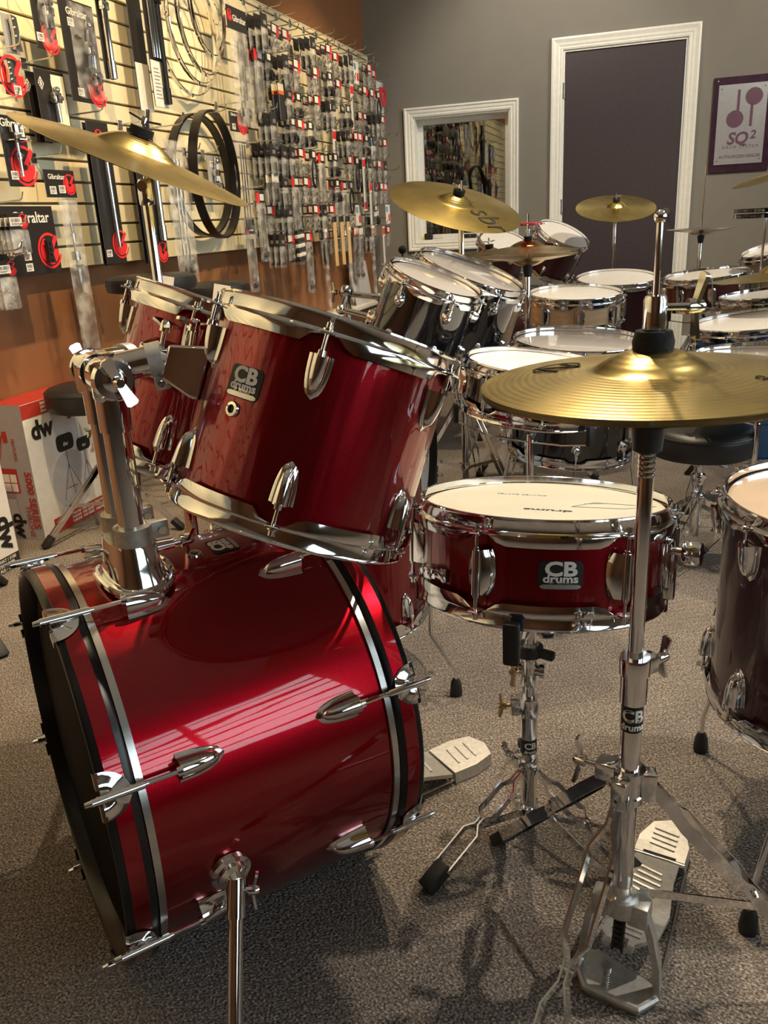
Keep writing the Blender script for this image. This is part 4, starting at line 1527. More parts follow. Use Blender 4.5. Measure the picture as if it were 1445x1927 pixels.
for k in range(5): mb.strip([K(-.026, .10 + k * .022, zz(.10 + k * .022) + .001), K(.026, .095 + k * .022, zz(.095 + k * .022) + .001)], UPV, .003, .004)
mb.build('footboard', M_CAST, ped, world=True, smooth=30)
mb = MB()
hp = [(-.044, .225), (-.046, .275), (-.036, .318), (.0, .330), (.036, .318), (.046, .275), (.044, .225)]
n_ = len(hp)
vs = [K(s_, d_, .024) for s_, d_ in hp] + [K(s_ * 1.06, d_, .001) for s_, d_ in hp]
fs = [tuple(range(n_)), tuple(range(n_, 2 * n_))[::-1]] + [(i, (i + 1) % n_, n_ + (i + 1) % n_, n_ + i) for i in range(n_)]
mb.add(vs, fs)
for k in range(3): mb.strip([K(-.024, .255 + k * .02, .025), K(.024, .250 + k * .02, .025)], UPV, .003, .004)
mb.build('heel_plate', M_CAST, ped, world=True, smooth=30)
mb = MB()
for s_ in (-.05, .05):
    mb.strip([K(s_, .045, .002), K(s_ * .9, .045, .17)], PD, .018, .008)
mb.cyl(K(-.05, .045, .165), K(.05, .045, .165), .006, seg=12)
mb.box((-.06, .02, .001), (.06, .07, .007), Matrix(((PS.x, PD.x, 0, o0.x), (PS.y, PD.y, 0, o0.y), (0, 0, 1, 0), (0, 0, 0, 1))))
mb.build('pedal_frame', M_CAST, ped, world=True)
MB().tube([K(-.04, .05, .005), K(-.04, .25, .006)], .0025, 6).tube([K(.04, .05, .005), K(.04, .25, .006)], .0025, 6).build('stabilizer_rod', M_CHROME2, ped, world=True)
mb = MB().cyl(K(0, .045, .165), K(0, .075, .33), .0035, seg=8)
mb.build('beater_shaft', M_CHROME, ped, world=True)
MB().lathe([(0, -.022), (.018, -.022), (.024, -.010), (.024, .010), (.018, .022), (0, .022)], 18, frame(K(0, .073, .33), PD)).build('beater', M_FELT, ped, world=True)
MB().tube([K(0, .060, .165), K(0, .056, .08)], .004, 6).build('drive_chain', M_CHROME2, ped, world=True)

# ------------------------------------------------------------------ simple stands for the kits behind
def drum_stand(label, x, y, ztop, r, azs, Rf=.22, group=None, n=(0, 0, -1), C=None):
    st = thing('snare_stand', label, 'snare stand', T(x, y, 0), group)
    tubes(st, x, y, [(.03, .30, .0125), (.28, ztop - .05, .0100)])
    collar(st, x, y, .28, .315, .0155, azs[0] + .5)
    collar(st, x, y, .16, .185, .0155, azs[0] + .8, wn=False)
    leg_set(st, x, y, azs, .17, .06, Rf, 'flat', .0125)
    for k in range(3):
        a = azs[0] + .6 + k * 2.094
        u = V((math.cos(a), math.sin(a), 0))
        c = V((x, y, 0))
        zz_ = lambda p: ztop if C is None else (V(C).z - ((p.x - C[0]) * n[0] + (p.y - C[1]) * n[1]) / n[2])
        tp = (V((C[0], C[1], 0)) if C is not None else c) + u * (r + .014)
        zt_ = zz_(tp)
        arm = MB().strip([c + u * .010 + UPV * (ztop - .07), c.lerp(tp, .6) + UPV * (min(ztop, zt_) - .045), tp + UPV * (zt_ - .030), tp + UPV * (zt_ - .004)], (-u.y, u.x, 0), .013, .004).build('basket_arm', M_CHROME, st, world=True)
        MB().rbox((-.004, -.010, -.020), (.009, .010, .030), .003, frame(tp + UPV * (zt_ - .012) + u * .004, (0, 0, 1), u)).build('rubber_grip', M_BLACKRUB, arm, world=True)
    return st


def hihat(label, x, y, z, r, m, mt_label, group, azs, rod=.10, both=True, open_=.004, top_rod=True):
    st = thing('hi_hat_stand', label, 'hi-hat stand', T(x, y, 0))
    tubes(st, x, y, [(.05, .50, .0125), (.48, z - .045, .0095)])
    collar(st, x, y, .48, .52, .0155, azs[0])
    collar(st, x, y, .32, .35, .0155, azs[0] + .7)
    leg_set(st, x, y, azs, .34, .12, .27, 'flat', .0125)
    MB().cyl((x, y, z - .05), (x, y, z + rod), .0032, seg=8).build('pull_rod', M_CHROME, st, world=True)
    MB().lathe([(.0032, z - .075), (.013, z - .075), (.018, z - .045), (.021, z - .030), (.0032, z - .030)], 18, T(x, y, 0)).build('seat_cup', M_BLACKRUB, st, world=True)
    tp = 0
    if both:
        _, _, tp = cymbal(mt_label % 'top', (x, y, z + open_), (0, 0, -1), r, m, group, bell=.32, bow=.12)
        MB().lathe([(.0032, z + tp + open_), (.014, z + tp + open_), (.014, z + tp + open_ + .014), (.0032, z + tp + open_ + .014)], 16, T(x, y, 0)).build('clutch_felt', M_FELT, st, world=True)
        mb = MB().lathe([(.0032, z + tp + .018), (.009, z + tp + .018), (.009, z + tp + .05), (.0032, z + tp + .05)], 16, T(x, y, 0))
        wing_nut(mb, V((x + .008, y, z + tp + .04)), (1, 0, 0), (0, 0, 1), .9, .008)
        mb.build('clutch', M_CHROME, st, world=True)
    cymbal(mt_label % 'bottom', (x, y, z), (0, 0, -1), r, m, group, bell=.32, bow=.12, mirror=True)
    return st


def throne(label, x, y, z, r, azs, Rf=.26, group=None, thick=.085):
    th = thing('drum_throne', label, 'drum throne', T(x, y, 0), group)
    t = thick
    MB().lathe([(0, z), (r - .03, z - .001), (r - .012, z - .006), (r - .002, z - .018), (r, z - .030), (r, z - t + .02), (r - .006, z - t + .006), (r - .025, z - t), (0, z - t)], 48, T(x, y, 0)).build('seat', M_VINYL, th, world=True)
    MB().tube([(x + (r - .003) * math.cos(a * PI / 24), y + (r - .003) * math.sin(a * PI / 24), z - .018) for a in range(48)], .0035, 6, True).build('piping', M_VINYL, th, world=True)
    tubes(th, x, y, [(.08, z * .62, .0145), (z * .6, z - t, .0110)])
    collar(th, x, y, z * .58, z * .58 + .03, .018, azs[0] + .5)
    collar(th, x, y, z * .44, z * .44 + .028, .018, azs[0] + 1.1, wn=False)
    leg_set(th, x, y, azs, z * .46, .10, Rf, 'flat', .0145)
    return th


def bass_back(label, x0, x1, y, z, r, m, yaw=0.0):
    M = T(x0, y, z) @ RZ(yaw) @ RY(PI / 2)
    b = thing('bass_drum', label, 'bass drum', M)
    L = x1 - x0
    MB().lathe([(r - .008, .03), (r, .03), (r, L - .03), (r - .008, L - .03)], 64).build('shell', m, b)
    for z0, sg in ((0, 1), (L, -1)):
        MB().lathe([(r - .003, z0 + sg * .004), (r, z0), (r + .005, z0), (r + .008, z0 + sg * .004), (r + .008, z0 + sg * .036), (r + .005, z0 + sg * .04), (r - .003, z0 + sg * .04), (r - .003, z0 + sg * .004)], 64).build('hoop', M_HOOPBLACK, b)
    MB().lathe([(0, .02), (r - .03, .02), (r - .004, .032)], 64).build('front_head', M_BLACKHEAD, b)
    MB().lathe([(0, L - .02), (r - .03, L - .02), (r - .004, L - .032)], 64).build('batter_head', M_HEADW, b)
    for q in range(8):
        a = R(22.5 + 45 * q)
        for end in (0, 1):
            base = RZ(a) @ T(r + .0085, 0, 0 if end == 0 else L) @ (Matrix() if end == 0 else RX(PI))
            inst('claw', CLAW, b, base)
            inst('tension_rod', BROD, b, base @ T(.0095, 0, 0))
            inst('lug', LUGS['oval'], b, RZ(a) @ T(r, 0, .09 if end == 0 else L - .09) @ (frame((0, 0, 0), (1, 0, 0), (0, 1, 0)) if end else frame((0, 0, 0), (1, 0, 0), (0, -1, 0))))
    for sgn in (1, -1):
        p = M @ (RZ(R(100 * sgn)) @ V((r, 0, .10)))
        f = V((p.x - .07, p.y + (1 if p.y > y else -1) * .12, .008))
        MB().cyl(p, f, .008, seg=10).build('spur', M_CHROME, b, world=True)
    return b


TR = [0, 2.094, 4.188]
# ---------------- black kit
bk = 'black lacquer kit toms'
k1 = drum('mounted_tom', 'small black lacquer mounted tom next to the brown wall', (-.571, 2.238, .875), (-.40, .054, -.915), .235, .127, M_BLACKGLOSS, 6, R(8), 'oval', M_HEADG, M_HEADG, 64, bk)
k2 = drum('mounted_tom', 'larger black lacquer mounted tom below the bright gold crash cymbal', (-.546, 2.590, .871), (-.395, .054, -.917), .26, .165, M_BLACKGLOSS, 6, R(14), 'oval', M_HEADG, M_HEADG, 64, bk)
bks = drum('snare_drum', 'black lacquer snare drum with white head on a chrome stand', (-.284, 2.13, .668), (-.128, 0, -.992), .139, .178, M_BLACKGLOSS, 8, R(15), 'column', M_HEADW, M_HEADG, 72)
bkf = drum('floor_tom', 'black lacquer floor tom with clear head behind the black snare drum', (-.235, 2.735, .639), (-.06, .05, -.995), .38, .203, M_BLACKGLOSS, 8, R(10), 'oval', M_HEADG, M_HEADG, 72)
floor_legs(bkf, V((-.255, 2.75, 0)), .208, [R(-28), R(92), R(212)], .265, .03)
bbd = bass_back('black lacquer bass drum under the black mounted toms', -1.12, -.70, 2.40, .292, .28, M_BLACKGLOSS)
bh = thing('tom_holder', 'chrome tom holder between the two black mounted toms', 'tom holder', T(-.90, 2.42, .572))
MB().cyl((-.90, 2.42, .565), (-.90, 2.42, .84), .013, seg=16).build('post', M_CHROME, bh, world=True)
MB().lathe([(.013, 0), (.035, 0), (.03, .02), (.02, .035), (.013, .035)], 24, T(-.90, 2.42, .572)).build('base_flange', M_CHROME, bh, world=True)
for (tx, ty, tz) in ((-.760, 2.262, .765), (-.775, 2.615, .765)):
    mb = MB().cyl((-.90, 2.42, .82), (-.86, ty, .79), .009, seg=12)
    mb.cyl((-.86, ty, .79), (tx, ty, tz), .009, seg=12).ball((-.90, 2.42, .825), .022).ball((-.86, ty, .79), .015)
    mb.build('arm', M_CHROME, bh, world=True)
    mb = MB()
    wing_nut(mb, V((-.92, 2.42, .825)), (-1, 0, 0), (0, .3, 1), 1.1, .01)
    mb.build('wing_nut', M_CHROME, bh, world=True)
for tm, (ty, r_) in ((k1, (2.262, .127)), (k2, (2.615, .165))):
    Mw = WM[tm.name]
    a, z = local_az(Mw, V((-.80, ty, .77)))
    MB().rbox((r_ - .002, -.024, z - .035), (r_ + .020, .024, z + .035), .006, RZ(a)).build('mount_bracket', M_CHROME, tm)
drum_stand('chrome snare stand under the black snare drum', -.302, 2.13, .525, .178, [R(-70), R(50), R(170)], .22, None, (-.128, 0, -.992), (-.302, 2.13, .530))
SBC, SBN = V((-.673, 2.925, 1.056)), V((-.319, .237, -.918))
o, _, tp = cymbal('bright gold crash cymbal with three black letters over the black toms', SBC, SBN, .229, M_BRASS, bell=.24, bow=.07,
                  letters=[('sbr', (899, 399), (946, 432), M_BLACKINK, -.01, 1.1)])
cym_stand('chrome cymbal stand of the gold crash behind the black toms', SBC.x + .02, SBC.y - .012, SBC, SBN, tp, [R(90), R(210), R(330)], .40, .14, .26)
# microphone with foam ball near the black toms
q = at_d(757, 470, 3.15)
mic = thing('microphone', 'small black foam-tipped microphone on a thin stem behind the small black tom', 'microphone', T(q.x, q.y, 0))
MB().ball((q.x, q.y, q.z), .016, 16, sc=(1, 1, 1.4) if False else (1, 1, 1)).build('foam_windscreen', M_FELT, mic, world=True)
MB().cyl((q.x, q.y, .02), (q.x, q.y, q.z - .01), .004, seg=8).build('stem', M_BLACKRUB, mic, world=True)
MB().lathe([(0, 0), (.08, 0), (.08, .012), (.02, .02), (0, .02)], 24, T(q.x, q.y, 0)).build('base', M_BLACKRUB, mic, world=True)

# ---------------- natural kit
nsn = drum('snare_drum', 'natural maple snare drum with cream head and chrome lugs', (-.318, 3.471, .718), (-.03, .08, -1), .14, .178, M_MAPLE, 8, R(12), 'column', M_HEADW, M_HEADG, 64)
drum_stand('chrome snare stand under the natural maple snare drum', -.322, 3.482, .575, .178, [R(-60), R(60), R(180)], .22, None, (-.03, .08, -1), (-.322, 3.482, .578))
q = at_d(912, 538, 3.67)
ntm = drum('mounted_tom', 'natural maple mounted tom behind the black toms', q, (-.30, .05, -.95), .30, .178, M_MAPLE, 6, R(0), 'oval', M_HEADW, M_HEADG, 64)
bass_back('natural maple bass drum behind the black kit', -1.50, -1.06, 3.80, .288, .275, M_MAPLE)
nh = thing('tom_holder', 'chrome tom holder of the natural maple tom', 'tom holder', T(-1.22, 3.80, .563))
mb = MB().cyl((-1.22, 3.80, .558), (-1.22, 3.80, .70), .012, seg=12).ball((-1.22, 3.80, .70), .02)
mb.cyl((-1.22, 3.80, .70), (-.99, 3.79, .62), .009, seg=10)
mb.build('post', M_CHROME, nh, world=True)
q = at_d(993, 480, 2.98)
hihat('chrome hi-hat stand between the black floor tom and the maple snare', q.x, q.y, q.z, .178, M_BRONZE, 'bronze hi-hat %s cymbal above the maple snare', 'bronze hi-hat pair', [R(20), R(140), R(260)], .14, True, .012)
jr = thing('jingle_ring', 'small red jingle ring on the hi-hat rod above the bronze hi-hat', 'jingle ring', T(q.x, q.y, q.z + .105))
MB().lathe([(.004, 0), (.03, 0), (.05, -.004), (.05, .004), (.03, .006), (.004, .006)], 24).build('ring_body', M_REDPL, jr)
for k in range(8):
    MB().lathe([(0, 0), (.011, .001), (.011, .002), (0, .003)], 12, RZ(k * PI / 4) @ T(.056, 0, -.002)).build('jingle', M_CHROME, jr)
q = at_d(922, 482, 3.95)
o, _, tp = cymbal('bronze crash cymbal behind the gold crash, nearly level', q, (.05, .10, -.99), .203, M_BRONZE, bell=.24)
cym_stand('chrome cymbal stand of the nearly level bronze crash', q.x, q.y, q, (.05, .10, -.99), tp, [R(30), R(150), R(270)], .36, .12, .26)

# ---------------- dark wine kit at the back wall
wk = 'dark wine kit toms'
drum('mounted_tom', 'dark wine mounted tom tilted in front of the plum door', (-.589, 5.576, .889), (-.439, .266, -.858), .27, .165, M_WINE, 6, R(20), 'oval', M_HEADW, M_HEADG, 64, wk)
drum('mounted_tom', 'dark wine mounted tom beside the small red jingle ring', (-.945, 5.44, .865), (-.30, .34, -.89), .25, .152, M_WINE, 6, R(0), 'oval', M_HEADW, M_HEADG, 64, wk)
bass_back('dark wine bass drum under the wine toms', -1.16, -.74, 5.58, .288, .275, M_WINE, R(10))
wh = thing('tom_holder', 'chrome tom holder between the two dark wine toms', 'tom holder', T(-.92, 5.50, .56))
MB().cyl((-.90, 5.66, .50), (-.90, 5.70, .80), .012, seg=12).cyl((-.90, 5.70, .80), (-.80, 5.66, .79), .009, seg=10).ball((-.90, 5.70, .80), .02).build('post', M_CHROME, wh, world=True)
wft = drum('floor_tom', 'dark wine floor tom with white head in front of the plum door', (-.215, 4.646, .684), (-.02, .13, -.99), .42, .203, M_WINE, 8, R(10), 'oval', M_HEADW, M_HEADG, 64)
floor_legs(wft, V((-.222, 4.673, 0)), .214, [R(-40), R(80), R(200)], .264, .03)
WC, WN = V((-.271, 5.348, 1.021)), V((-.065, .319, -.945))
o, _, tp = cymbal('gold crash cymbal on a tall stand in front of the plum door', WC, WN, .229, M_BRASS, bell=.22, bow=.06)
cym_stand('chrome cymbal stand in front of the plum door', WC.x, WC.y - .012, WC, WN, tp, [R(90), R(210), R(330)], .40, .14, .27)
wsn = drum('snare_drum', 'dark wine snare drum with cream head by the door casing', (.198, 4.147, .725), (.08, .06, -1), .15, .178, M_WINE2, 8, R(5), 'column', M_HEADW, M_HEADG, 64)
drum_stand('chrome snare stand under the dark wine snare drum', .210, 4.156, .575, .178, [R(-60), R(60), R(180)], .22, None, (.08, .06, -1), (.210, 4.156, .575))
hihat('chrome hi-hat stand with a bare long rod against the grey wall', .198, 5.024, .893, .178, M_STEELCYM, 'pale hi-hat %s cymbal with bare rod against the grey wall', None, [R(0), R(120), R(240)], .325, False)

# ---------------- champagne kit at the aisle end
q = at_d(1462, 462, 3.95)
ctm = drum('mounted_tom', 'champagne sparkle mounted tom below the round black jingle ring', q, (.25, .10, -.96), .25, .160, M_OAK, 6, R(10), 'oval', M_HEADW, M_HEADG, 64)
q2 = at_d(1455, 548, 3.25)
csn = drum('snare_drum', 'champagne sparkle snare drum under a hammered cymbal', q2, (.10, 0, -1), .16, .195, M_OAK, 8, R(3), 'oval', M_HEADW, M_HEADG, 64)
drum_stand('chrome snare stand under the champagne snare drum', q2.x + .016, q2.y, q2.z - .16, .195, [R(-50), R(70), R(190)])
cs = thing('tom_stand', 'chrome stand holding the champagne mounted tom', 'tom stand', T(q.x + .24, q.y + .1, 0))
tubes(cs, q.x + .24, q.y + .1, [(.05, .45, .0125), (.43, .80, .0100)])
leg_set(cs, q.x + .24, q.y + .1, [R(0), R(120), R(240)], .38, .12, .26, 'flat', .0125)
MB().cyl((q.x + .24, q.y + .1, .74), (q.x + .17, q.y + .06, .72), .010, seg=10).build('arm', M_CHROME, cs, world=True)
q3 = at_d(1458, 520, 2.92)
o, _, tp = cymbal('hammered gold crash cymbal over the champagne snare drum', q3, (.10, -.02, -.99), .203, M_BRASS, bell=.24)
cym_stand('chrome cymbal stand of the hammered crash cymbal', q3.x, q3.y, q3, (.10, -.02, -.99), tp, [R(40), R(160), R(280)], .36, .12, .24, joint=.5)
q4 = at_d(1472, 328, 3.55)
o, _, tp = cymbal('gold crash cymbal under the authorized dealer sign', q4, (.22, -.08, -.97), .203, M_BRASS, bell=.24)
cym_stand('tall chrome cymbal stand under the authorized dealer sign', q4.x + .012, q4.y, q4, (.22, -.08, -.97), tp, [R(60), R(180), R(300)], .42, .14, .27)
q5 = at_d(1442, 400, 3.75)
jt = thing('tambourine', 'round black double-row tambourine mounted on a thin chrome post', 'tambourine', T(q5.x, q5.y, 0))
mb = MB()
for z in (-.020, .004):
    mb.lathe([(.120, q5.z + z), (.138, q5.z + z), (.138, q5.z + z + .016), (.120, q5.z + z + .016), (.120, q5.z + z)], 48, T(q5.x, q5.y, 0))
mb.box((-.13, -.008, q5.z - .012), (.13, .008, q5.z - .002), T(q5.x, q5.y, 0))
mb.build('frame', M_BLACKGLOSS, jt, world=True)
for row in range(2):
    for k in range(12):
        a = k * PI / 6 + row * PI / 12
        MB().lathe([(0, 0), (.013, .0012), (.013, .0024), (0, .0036)], 12, T(q5.x + .131 * math.cos(a), q5.y + .131 * math.sin(a), q5.z - .013 + row * .024)).build('jingle', M_CHROME, jt, world=True)
MB().cyl((q5.x, q5.y, .02), (q5.x, q5.y, q5.z), .006, seg=10).build('post', M_CHROME, jt, world=True)
MB().lathe([(0, 0), (.09, 0), (.09, .012), (.02, .025), (0, .025)], 24, T(q5.x, q5.y, 0)).build('base', M_BLACKRUB, jt, world=True)

# ---------------- blue kit
q = at_d(1432, 598, 2.75)
bf = drum('floor_tom', 'blue lacquer floor tom with white head behind the black throne', q, (.10, .03, -.99), .46, .215, M_BLUE, 8, R(14), 'oval', M_HEADW, M_HEADG, 72)
floor_legs(bf, V((q.x + .04, q.y, 0)), .222, [R(-30), R(90), R(210)], q.z - .45, .03)
q = at_d(1436, 661, 2.22)
bs = drum('snare_drum', 'blue lacquer snare drum with clear head above the black throne', q, (.02, 0, -1), .13, .172, M_BLUE, 8, R(14), 'column', M_HEADG, M_HEADG, 72)
drum_stand('chrome snare stand under the blue snare drum', q.x + .003, q.y, q.z - .13, .172, [R(-90), R(30), R(150)], .13)

# ---------------- thrones and stools
q = at_z(1322, 800, .42)
throne('round black vinyl drum throne in front of the blue floor tom', q.x, q.y, .42, .148, [R(-115), R(5), R(125)], .27)
throne('round black vinyl drum throne in front of the throne carton', -1.876, 2.43, .536, .163, [R(-116), R(4), R(124)], .255)
for (px, py, z, tpx, lab) in ((-1.83, 2.82, .875, 0, 'black padded stool below the long black packages'), (-1.85, 3.30, .805, 0, 'black padded stool below the black drum hoops')):
    q = V((px, py, z))
    s_ = thing('padded_stool', lab, 'stool', T(q.x, q.y, 0), 'stools along the brown wall')
    MB().lathe([(0, z), (.14, z), (.165, z - .01), (.17, z - .03), (.165, z - .055), (.14, z - .06), (0, z - .06)], 40, T(q.x, q.y, 0)).build('seat', M_VINYL, s_, world=True)
    for a in (45, 135, 225, 315):
        u = V((math.cos(R(a)), math.sin(R(a)), 0))
        MB().cyl(V((q.x, q.y, z - .05)) + u * .10, V((q.x, q.y, 0)) + u * .17, .011, seg=10).build('leg', M_BLACKGLOSS, s_, world=True)
    MB().tube([V((q.x, q.y, .28)) + V((math.cos(a * PI / 12), math.sin(a * PI / 12), 0)) * .148 for a in range(24)], .007, 6, True).build('foot_ring', M_CHROME, s_, world=True)
    dd = (CAMPOS - q)
    dd.z = 0
    dd.normalize()
    e = V((-dd.y, dd.x, 0))
    hang = V((q.x, q.y, z - .012)) + dd * .172 + e * .045
    Mt = Matrix(((e.x, -dd.x, 0, hang.x), (e.y, -dd.y, 0, hang.y), (0, 0, 1, hang.z), (0, 0, 0, 1))) @ RY(R(13))
    tg_ = MB().box((-.034, -.001, -.105), (.034, .001, .012), Mt).build('hang_tag', M_WHITEPL, s_, world=True, smooth=0)
    tw = text_mesh('W', .048, M_BLACKINK, .0, .0002, shear=.25)
    inst('lettering', tw, tg_, WM[s_.name].inverted() @ Mt @ T(0, -.0016, -.035) @ RX(PI / 2))

# tripod stand whose foot reaches in from the left
ls = thing('tripod_stand', 'chrome tripod stand with a rubber foot left of the red bass drum', 'stand', T(-1.86, 1.60, 0))
tubes(ls, -1.86, 1.60, [(.05, .40, .0125), (.38, .62, .0100)])
collar(ls, -1.86, 1.60, .37, .405, .0155, 0)
leg_set(ls, -1.86, 1.60, [R(-18.7), R(101.3), R(221.3)], .30, .10, .285, 'flat', .0125)

# low cabinet with a white top along the brown wall
cb = thing('low_cabinet', 'low brown cabinet with white top edge along the brown wall', 'cabinet', T(-2.1, 5.6, 0))
MB().box((-2.195, 5.0, .0), (-2.07, 6.45, .415)).build('body', M_LOWCAB, cb, world=True, smooth=0)
MB().rbox((-2.198, 4.98, .415), (-2.05, 6.47, .445), .004).build('top', M_WHITETRIM, cb, world=True)
fd = MB().rbox((-.004, -.18, 0), (.004, .18, .30), .002, T(-2.09, 6.0, .445) @ RY(R(-8))).build('folder', M_PRINTGREY)
tag(fd, 'pale grey folder leaning on the low white-topped cabinet', 'folder')

# ------------------------------------------------------------------ slatwall
SWX = -2.143
sw = thing('slatwall_panel', 'cream slatwall panel with dark grooves on the brown wall', 'slatwall', T(SWX, 3.7, .914))
MB().box((ROOM_X0 + .001, -2.0, .916), (SWX - .014, 6.50, 2.156)).build('backing', M_SLATBACK, sw, world=True, smooth=0)
zs = [.914 + .0762 * k for k in range(17)] + [2.158]
for i in range(17):
    z0 = zs[i] + (.0045 if i else 0)
    z1 = zs[i + 1] - (.0045 if i < 16 else 0)
    if z1 - z0 < .012: continue
    MB().rbox((SWX - .014, -2.0, z0), (SWX, 6.50, z1), .0015, seg=1).build('slat', M_SLAT, sw, world=True, smooth=0)
MB().rbox((SWX - .05, 6.50, .912), (SWX + .004, 6.515, 2.160), .002, seg=1).build('end_trim', M_SLAT, sw, world=True, smooth=0)
MB().rbox((SWX - .05, -2.0, 2.158), (SWX + .003, 6.5, 2.166), .002, seg=1).build('top_trim', M_SLAT, sw, world=True, smooth=0)


def groove(z):
    k = round((z - .914) / .0762)
    return .914 + .0762 * k


def hook_mesh(L):
    mb = MB()
    mb.tube([(0, 0, 0), (0, -L * .9, .004), (0, -L, .010), (0, -L - .008, .030)], .0028, 6)
    mb.rbox((-.015, -.001, -.018), (.015, .004, .016), .001, seg=1)
    return mb.mesh('display_hook', M_CHROME2)


HOOKS = {L: hook_mesh(L) for L in (.08, .12, .17, .22)}


def wm(y, z, off=0.0):
    """frame on the slatwall: X along the wall to the right, -Y out into the room, Z up"""
    return Matrix(((0, -1, 0, SWX + off), (1, 0, 0, y), (0, 0, 1, z), (0, 0, 0, 1)))


def hook(y, z, L):
    o = inst('display_hook', HOOKS[L], None, wm(y, z, .0045))
    return tag(o, 'thin steel display hook in the cream slatwall', 'hook', 'slatwall display hooks')


def logo_mesh(s, m=M_REDINK):
    """open ring with a heavy rounded letter form inside"""
    mb = MB()
    def arc(r0, r1, a0, a1, n=20):
        vs, fs = [], []
        for i in range(n + 1):
            a = R(a0 + (a1 - a0) * i / n)
            for rr in (r0, r1):
                vs += [(rr * s * math.cos(a), -.0006, rr * s * math.sin(a))]
        for i in range(n): fs.append((2 * i, 2 * i + 1, 2 * i + 3, 2 * i + 2))
        mb.add(vs, fs)
    arc(.43, .50, 60, 345, 28)
    arc(.11, .39, 115, 360, 22)
    mb.add([(s * x, -.0006, s * z) for x, z in ((.11, 0), (.39, 0), (.39, .04), (.11, .04))], [(0, 1, 2, 3)])
    mb.add([(s * x, -.0006, s * z) for x, z in ((-.01, .05), (.14, .00), (.42, .36), (.30, .44))], [(0, 1, 2, 3)])
    return mb.mesh('logo', m, 0)


LOGO = {}


def logo(parent, x, z, s):
    k = round(s, 3)
    if k not in LOGO: LOGO[k] = logo_mesh(k)
    return inst('logo', LOGO[k], parent, T(x, 0, z))


def barcode_mesh(w_, h_):
    mb = MB()
    r2 = random.Random(3)
    x = -w_ * .4
    while x < w_ * .4:
        ww = w_ * r2.choice((.02, .035, .05))
        mb.add([(x, -.0010, -h_ * .05), (x + ww, -.0010, -h_ * .05), (x + ww, -.0010, h_ * .36), (x, -.0010, h_ * .36)], [(0, 1, 2, 3)])
        x += ww + w_ * r2.choice((.025, .04, .06))
    for k in range(2):
        mb.add([(-w_ * .38, -.0010, -h_ * (.18 + .14 * k)), (w_ * (.3 - .2 * k), -.0010, -h_ * (.18 + .14 * k)), (w_ * (.3 - .2 * k), -.0010, -h_ * (.24 + .14 * k)), (-w_ * .38, -.0010, -h_ * (.24 + .14 * k))], [(0, 1, 2, 3)])
    return mb.mesh('barcode', M_BLACKINK, 0)


PLATE, BARC = {}, {}


def sticker(parent, x, z, w_=.034, h_=.026, code=True, m=M_WHITEPL, y=-.0008):
    k = (round(w_, 3), round(h_, 3), m.name)
    if k not in PLATE:
        PLATE[k] = MB().box((-w_ / 2, -.0004, -h_ / 2), (w_ / 2, 0.0002, h_ / 2)).mesh('price_sticker', m, 0)
        BARC[k] = barcode_mesh(w_, h_)
    o = inst('price_sticker', PLATE[k], parent, T(x, y, z))
    if code: inst('barcode', BARC[k], o, T(0, .0002, 0))
    return o


def bag_mesh(w_, h_, t_, m, seed=1):
    """pillow-shaped poly bag, crimped at top and bottom; hangs from z=0 down"""
    r2 = random.Random(seed)
    nx, nz = 8, 10
    vs, fs = [], []
    for sgn in (-1, 1):
        for j in range(nz + 1):
            v_ = j / nz
            for i in range(nx + 1):
                u = i / nx
                b = math.sin(PI * u) ** .6 * math.sin(PI * min(1, v_ * 1.05)) ** .5 if 0 < v_ < 1 else 0
                wob = r2.uniform(-.18, .18) * t_ * b
                x = (u - .5) * w_ * (1 - .06 * b)
                vs.append((x, sgn * t_ * .5 * b + wob, -h_ * v_ + (r2.uniform(-.004, .004) if v_ == 1 else 0)))
    n1 = (nx + 1) * (nz + 1)
    for s_ in (0, 1):
        for j in range(nz):
            for i in range(nx):
                a = s_ * n1 + j * (nx + 1) + i
                fs.append((a, a + 1, a + nx + 2, a + nx + 1))
    mb = MB().add(vs, fs)
    return mb.mesh('bag', m, 60)


